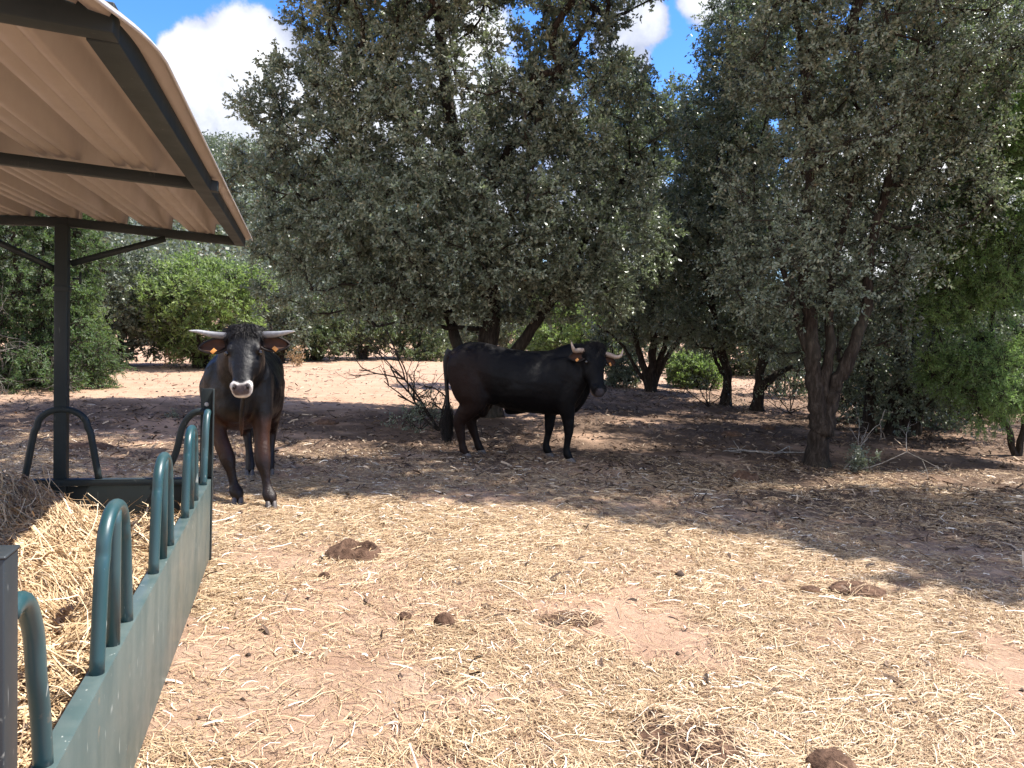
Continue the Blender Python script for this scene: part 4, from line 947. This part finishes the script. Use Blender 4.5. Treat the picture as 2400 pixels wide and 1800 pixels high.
    # hooves
    for (c, r_, fx) in S['hooves']:
        h = Acc()
        for sg in (-1, 1):
            rr = []
            for (z, k, sh) in ((.0, 1.0, .018), (.03, .92, .010), (.06, .78, 0), (.072, .6, -.004)):
                th = np.arange(14) * 2 * math.pi / 14
                px_ = np.cos(th) * r_ * 1.15 * k + sh; py_ = np.sin(th) * r_ * .56 * k + sg * r_ * .52
                rr.append(np.stack([c[0] + px_ * math.cos(fx) - py_ * math.sin(fx), c[1] + px_ * math.sin(fx) + py_ * math.cos(fx), np.full(14, z - .006)], 1))
            h.loft(rr)
        h.build('hoof', M_HOOF, root, True, .003)
    # forelock
    rs_ = np.random.RandomState(4); n = S.get('lock', 700)
    if n:
        s0 = rs_.uniform(-.05, .04, n); y0 = rs_.normal(0, .058, n); z0 = .048 - .5 * y0 ** 2 * 6
        st = np.array([hp(p_, q_, r_) for p_, q_, r_ in zip(s0, y0, z0)])
        dr = nrm(hx[None] * rs_.uniform(.0, .9, n)[:, None] + hz[None] * rs_.uniform(.0, .22, n)[:, None] + hy[None] * (y0 * 11 + rs_.normal(0, .2, n))[:, None])
        l_ = rs_.uniform(.04, .095, n)[:, None]
        mid = st + dr * l_ * .5; en2 = mid + nrm(dr + hx * .9 - hz * .5) * l_ * .5
        fl = Acc(); fl.segs(st, mid, .0020, .0017, 4); fl.segs(mid, en2, .0017, .0005, 4); fl.build('forelock', M_HAIR, root, True)
    # tail
    if 'tail' in S:
        tl = Acc(); tp = spline(S['tail'], 6); tl.tube(tp[:, :3], tp[:, 3], 12); to = tl.build('tail', M_HAIR, root, True)
        e0 = tp[-1, :3]; n = 900; rs_ = np.random.RandomState(9); t = rs_.rand(n) ** .8
        st = np.array([S['sw'][0]]) + (np.array([S['sw'][1]]) - np.array([S['sw'][0]])) * (t * .62)[:, None] + rs_.normal(0, S.get('swr', .012), (n, 3)); ln_ = rs_.uniform(.10, .24, n)[:, None]
        dr = nrm(np.array([[0.02, 0, -1.0]]) + rs_.normal(0, .11, (n, 3))); mid = st + dr * ln_ * .5; en2 = mid + nrm(dr + rs_.normal(0, .06, (n, 3)) - (mid - np.array([[S['sw'][1][0], S['sw'][1][1], 0]])) * np.array([[1.5, 1.5, 0]])) * ln_ * .5
        fl = Acc(); fl.segs(st, mid, .0026, .0028, 4); fl.segs(mid, en2, .0028, .0006, 4); fl.build('tail_switch', M_HAIR, to, True)
    return root

BLACK = np.array([.0070, .0060, .0070]); BROWN = np.array([.050, .020, .011])
# ---- front cow
def col_front(co, hc):
    n = co.shape[0]; c = np.tile(BLACK * .7, (n, 1)); nz_ = fbm(co[:, 0] * 3 + co[:, 1] * 2, co[:, 2] * 3 + co[:, 1] * 3, 2, 3)
    br = sstep(.80, .62, co[:, 2] + .16 * (nz_ - .5)) * sstep(.25, .50, co[:, 2]) * (.45 + .6 * nz_)
    br = np.maximum(br, .20 * sstep(.8, .4, co[:, 2])); br = np.maximum(br, .18 * sstep(.10, .13, np.abs(hc[:, 1])) * (np.abs(hc[:, 1]) < .17) * (np.abs(hc[:, 2]) < .2) * (hc[:, 0] > .1) * (hc[:, 0] < .35))
    c = c * (1 - br[:, None]) + BROWN * br[:, None]
    inb = (hc[:, 0] > .2) & (hc[:, 0] < .7) & (np.abs(hc[:, 1]) < .14) & (np.abs(hc[:, 2]) < .2)
    top = .443 + .018 * np.cos(hc[:, 1] / .085 * math.pi) - .0 * hc[:, 2]
    w = sstep(0, .008, hc[:, 0] - top + np.clip(-hc[:, 2] - .05, 0, 1) * 0) * inb
    c = c * (1 - w[:, None]) + np.array([.62, .57, .53]) * w[:, None]
    pd = ((hc[:, 1]) / .060) ** 4 + ((hc[:, 0] - .508) / .034) ** 2 + (np.clip(.0 - hc[:, 2], 0, 1) / .045) ** 2
    g = sstep(1.15, .8, pd) * inb
    return c * (1 - g[:, None]) + np.array([.10, .075, .072]) * g[:, None]
O1 = np.array([-2.355, 6.80]); O1z = float(G0(*O1)); yaw1 = math.atan2(-.971, .238)
front = dict(kind='cow', coat=M_COAT, colour=col_front,
    torso=[(-.80, 1.18, .95, .08, .02), (-.72, 1.24, .80, .19, .02), (-.55, 1.29, .70, .25, .01), (-.30, 1.27, .60, .31, .0), (0, 1.25, .55, .345, -.02), (.28, 1.26, .55, .32, -.03), (.46, 1.29, .56, .27, -.03), (.60, 1.25, .60, .225, -.03), (.74, 1.15, .68, .17, -.02), (.82, 1.05, .78, .09, 0)],
    chains=[
        # neck
        ([(.50, -.01, 1.03, .20, .19, .20), (.70, .02, 1.12, .19, .175, .23), (.88, .05, 1.22, .16, .15, .19), (1.00, .07, 1.28, .11, .12, .14)], 7),
        # dewlap
        ([(1.13, .09, 1.02, .03, .022, .03), (1.02, .08, .93, .04, .018, .07), (.93, .06, .82, .06, .016, .08), (.87, .05, .70, .05, .018, .07), (.85, .05, .60, .03, .014, .04)], 7),
        # front right (viewer's left)
        ([(.55, -.17, .98, .15, .11, .18), (.56, -.185, .76, .11, .088, .12), (.60, -.15, .56, .066, .060, .08), (.66, -.075, .37, .060, .062, .058), (.685, -.045, .28, .038, .040, .05), (.70, -.015, .16, .034, .037, .04), (.715, .005, .105, .052, .056, .034), (.735, .02, .06, .040, .046, .03)], 9),
        # front left (viewer's right)
        ([(.58, .15, .98, .15, .11, .18), (.62, .175, .76, .11, .088, .12), (.68, .19, .56, .066, .060, .08), (.76, .205, .37, .060, .062, .058), (.79, .225, .28, .038, .040, .05), (.82, .25, .16, .034, .037, .04), (.85, .27, .105, .052, .056, .034), (.875, .285, .06, .040, .046, .03)], 9),
        ([(-.50, -.15, .98, .20, .12, .20), (-.42, -.17, .74, .15, .095, .14), (-.52, -.10, .54, .08, .06, .07), (-.60, -.05, .42, .05, .045, .055), (-.56, -.02, .27, .034, .034, .05), (-.51, -.0, .12, .042, .044, .035), (-.49, .0, .06, .04, .044, .03)], 9),
        ([(-.50, .17, .98, .20, .12, .20), (-.42, .20, .74, .15, .095, .14), (-.54, .20, .54, .08, .06, .07), (-.64, .19, .42, .05, .045, .055), (-.60, .185, .27, .034, .034, .05), (-.56, .18, .12, .042, .044, .035), (-.54, .18, .06, .04, .044, .03)], 9)],
    blobs=[((.50, -.18, .96), (.20, .08, .24)), ((.50, .14, .96), (.20, .08, .24)), ((.70, -.02, .80), (.14, .15, .15)), ((-.1, -.02, .80), (.42, .35, .28))],
    head=dict(poll=(1.05, .08, 1.385), dir=(.58, .02, -.81), norm=(.81, -.09, .58),
        rings=[(-.045, .05, .02, -.05), (-.02, .115, .045, -.10), (.03, .138, .058, -.13), (.10, .130, .055, -.15), (.18, .120, .050, -.165), (.26, .100, .046, -.155), (.34, .082, .042, -.125), (.41, .072, .036, -.095), (.46, .077, .030, -.085), (.505, .073, .018, -.078), (.535, .053, -.005, -.065), (.545, .03, -.02, -.05)],
        horn={-1: [(.03, -.11, .0), (.03, -.17, .01), (.025, -.25, .03), (.022, -.32, .06), (.030, -.382, .085)], 1: [(.03, .11, .0), (.032, .17, .01), (.040, .25, .03), (.048, .32, .06), (.058, .375, .085)]},
        hr=.029, hcol=[(.10, .095, .10), (.40, .40, .41), (.55, .53, .50)],
        ear={-1: ((.085, -.115, -.03), (.16, -1, .0), (.22, .25, 1)), 1: ((.085, .115, -.03), (.12, 1, .0), (.22, -.25, 1))}, tagside=1, earl=.215),
    hooves=[((.745, .022, 0), .045, 0), ((.885, .287, 0), .045, .1), ((-.48, .0, 0), .043, 0), ((-.53, .18, 0), .043, 0)],
    tail=[(-.80, .02, 1.18, .035), (-.90, .02, 1.08, .025), (-.90, .02, .85, .02), (-.88, .02, .6, .018)], sw=((-.88, .02, .65), (-.88, .02, .35)), lock=1300)
cattle('cow', 'dark brown-black cow with a white-ringed muzzle facing the camera beside the feeder', (O1[0], O1[1], O1z), yaw1, front)

# ---- bull in the shade
def col_bull(co, hc):
    n = co.shape[0]; c = np.tile(BLACK * .5, (n, 1)); nz_ = fbm(co[:, 0] * 2, co[:, 2] * 2, 1.5, 3)
    br = sstep(-.25, -.6, co[:, 0]) * sstep(1.35, 1.0, co[:, 2] + .2 * (nz_ - .5)) * .32
    c = c * (1 - br[:, None]) + BROWN * .8 * br[:, None]
    inb = (hc[:, 0] > .2) & (hc[:, 0] < .7) & (np.abs(hc[:, 1]) < .14) & (np.abs(hc[:, 2]) < .2)
    pd = ((hc[:, 1]) / .055) ** 2 + ((hc[:, 0] - .512) / .034) ** 2
    g = sstep(1.15, .8, pd) * inb * (hc[:, 2] > -.03)
    c = c * (1 - g[:, None]) + np.array([.05, .042, .045]) * g[:, None]
    lp = inb * sstep(.45, .50, hc[:, 0]) * sstep(-.02, -.05, hc[:, 2]) * .85
    return c * (1 - lp[:, None]) + np.array([.22, .16, .13]) * lp[:, None]
b2 = ground(1209, 1071); print('bull', b2)
bull = dict(kind='bull', coat=M_COATB, colour=col_bull,
    torso=[(-.87, 1.16, .95, .07, 0), (-.80, 1.27, .82, .18, 0), (-.66, 1.345, .72, .25, 0), (-.48, 1.37, .67, .29, 0), (-.25, 1.325, .62, .33, 0), (.0, 1.29, .565, .36, 0), (.25, 1.29, .545, .36, 0), (.45, 1.33, .54, .33, 0), (.58, 1.34, .56, .28, 0), (.69, 1.29, .63, .23, 0), (.77, 1.18, .76, .15, 0), (.81, 1.08, .85, .07, 0)],
    chains=[
        ([(.42, 0, 1.07, .24, .22, .22), (.58, -.03, 1.13, .21, .20, .24), (.71, -.09, 1.20, .17, .17, .19), (.80, -.14, 1.26, .12, .13, .13)], 7),
        ([(.80, -.12, 1.0, .07, .06, .10), (.76, -.06, .90, .09, .06, .11), (.71, -.02, .78, .10, .07, .11), (.64, 0, .66, .10, .08, .09)], 6),
        # front right = near
        ([(.60, -.20, .98, .18, .11, .20), (.54, -.21, .74, .12, .095, .13), (.58, -.19, .56, .078, .065, .09), (.60, -.18, .38, .056, .054, .06), (.595, -.175, .28, .042, .040, .05), (.585, -.17, .16, .040, .040, .04), (.60, -.17, .10, .050, .050, .04), (.62, -.17, .06, .05, .05, .03)], 9),
        ([(.55, .18, .98, .18, .11, .20), (.45, .19, .74, .12, .095, .13), (.40, .18, .56, .078, .065, .09), (.39, .17, .38, .056, .054, .06), (.38, .17, .28, .042, .040, .05), (.36, .17, .16, .040, .040, .04), (.375, .17, .10, .050, .050, .04), (.39, .17, .06, .05, .05, .03)], 9),
        # hind near
        ([(-.62, -.17, 1.05, .22, .12, .22), (-.56, -.20, .82, .21, .11, .18), (-.52, -.20, .66, .15, .09, .12), (-.62, -.18, .52, .105, .07, .09), (-.675, -.17, .43, .075, .055, .065), (-.66, -.17, .30, .056, .040, .06), (-.635, -.17, .17, .042, .040, .04), (-.62, -.17, .11, .050, .048, .04), (-.595, -.17, .06, .052, .05, .03)], 9),
        ([(-.62, .17, 1.05, .22, .12, .22), (-.52, .20, .82, .21, .11, .18), (-.44, .20, .66, .15, .09, .12), (-.52, .18, .52, .105, .07, .09), (-.57, .17, .43, .075, .055, .065), (-.53, .17, .30, .056, .040, .06), (-.48, .17, .17, .042, .040, .04), (-.46, .17, .11, .050, .048, .04), (-.43, .17, .06, .052, .05, .03)], 9),
        # flank fold and sheath
        ([(-.38, -.22, .80, .08, .04, .12), (-.30, -.16, .70, .10, .05, .06)], 5), ([(.02, 0, .59, .10, .07, .05), (-.10, 0, .57, .06, .05, .05)], 5), ([(-.42, 0, .66, .09, .10, .10), (-.42, 0, .55, .07, .08, .08)], 5)],
    blobs=[((.50, -.23, .98), (.24, .085, .25)), ((.50, .22, .98), (.24, .085, .25)), ((.62, 0, .84), (.18, .19, .20)), ((.05, 0, .86), (.5, .375, .30)), ((-.52, 0, 1.24), (.18, .2, .11)), ((-.80, -.10, 1.18), (.06, .05, .07)), ((-.80, .10, 1.18), (.06, .05, .07))],
    head=dict(k=1.11, poll=(.84, -.18, 1.36), dir=(.12, -.46, -.88), norm=(.42, -.78, .46),
        rings=[(-.045, .06, .02, -.06), (-.02, .125, .045, -.11), (.03, .148, .058, -.14), (.10, .140, .055, -.16), (.18, .132, .050, -.17), (.26, .106, .046, -.155), (.34, .086, .042, -.125), (.41, .080, .036, -.10), (.46, .084, .030, -.09), (.505, .080, .018, -.085), (.535, .058, -.005, -.07), (.545, .03, -.02, -.05)],
        horn={-1: [(.05, -.11, -.01), (.06, -.18, .0), (.085, -.25, .02), (.075, -.285, .05), (.04, -.305, .065), (.01, -.31, .075)], 1: [(.05, .11, -.01), (.06, .18, .0), (.085, .25, .02), (.08, .29, .05), (.04, .31, .065), (.005, .315, .075)]},
        hr=.030, hcol=[(.30, .22, .17), (.46, .35, .27), (.20, .16, .14)],
        ear={-1: ((.10, -.12, -.03), (.16, -1, -.2), (.22, .25, 1)), 1: ((.10, .12, -.03), (.12, 1, -.2), (.22, -.25, 1))}, tagside=1, earl=.185),
    hooves=[((.635, -.17, 0), .052, -.1), ((.40, .17, 0), .050, 0), ((-.58, -.17, 0), .050, 0), ((-.42, .17, 0), .050, 0)],
    tail=[(-.83, 0, 1.26, .045), (-.875, -.01, 1.12, .034), (-.86, -.02, .90, .026), (-.84, -.03, .70, .024), (-.83, -.03, .52, .030), (-.82, -.03, .34, .022)], swr=.024, sw=((-.835, -.03, .62), (-.82, -.03, .16)), lock=900)
cattle('bull', 'big black bull with pale curved horns standing side-on in the shade of the oak', (b2[0], b2[1], b2[2] - .015), 0.0, bull)
print('total', time.time() - T0)
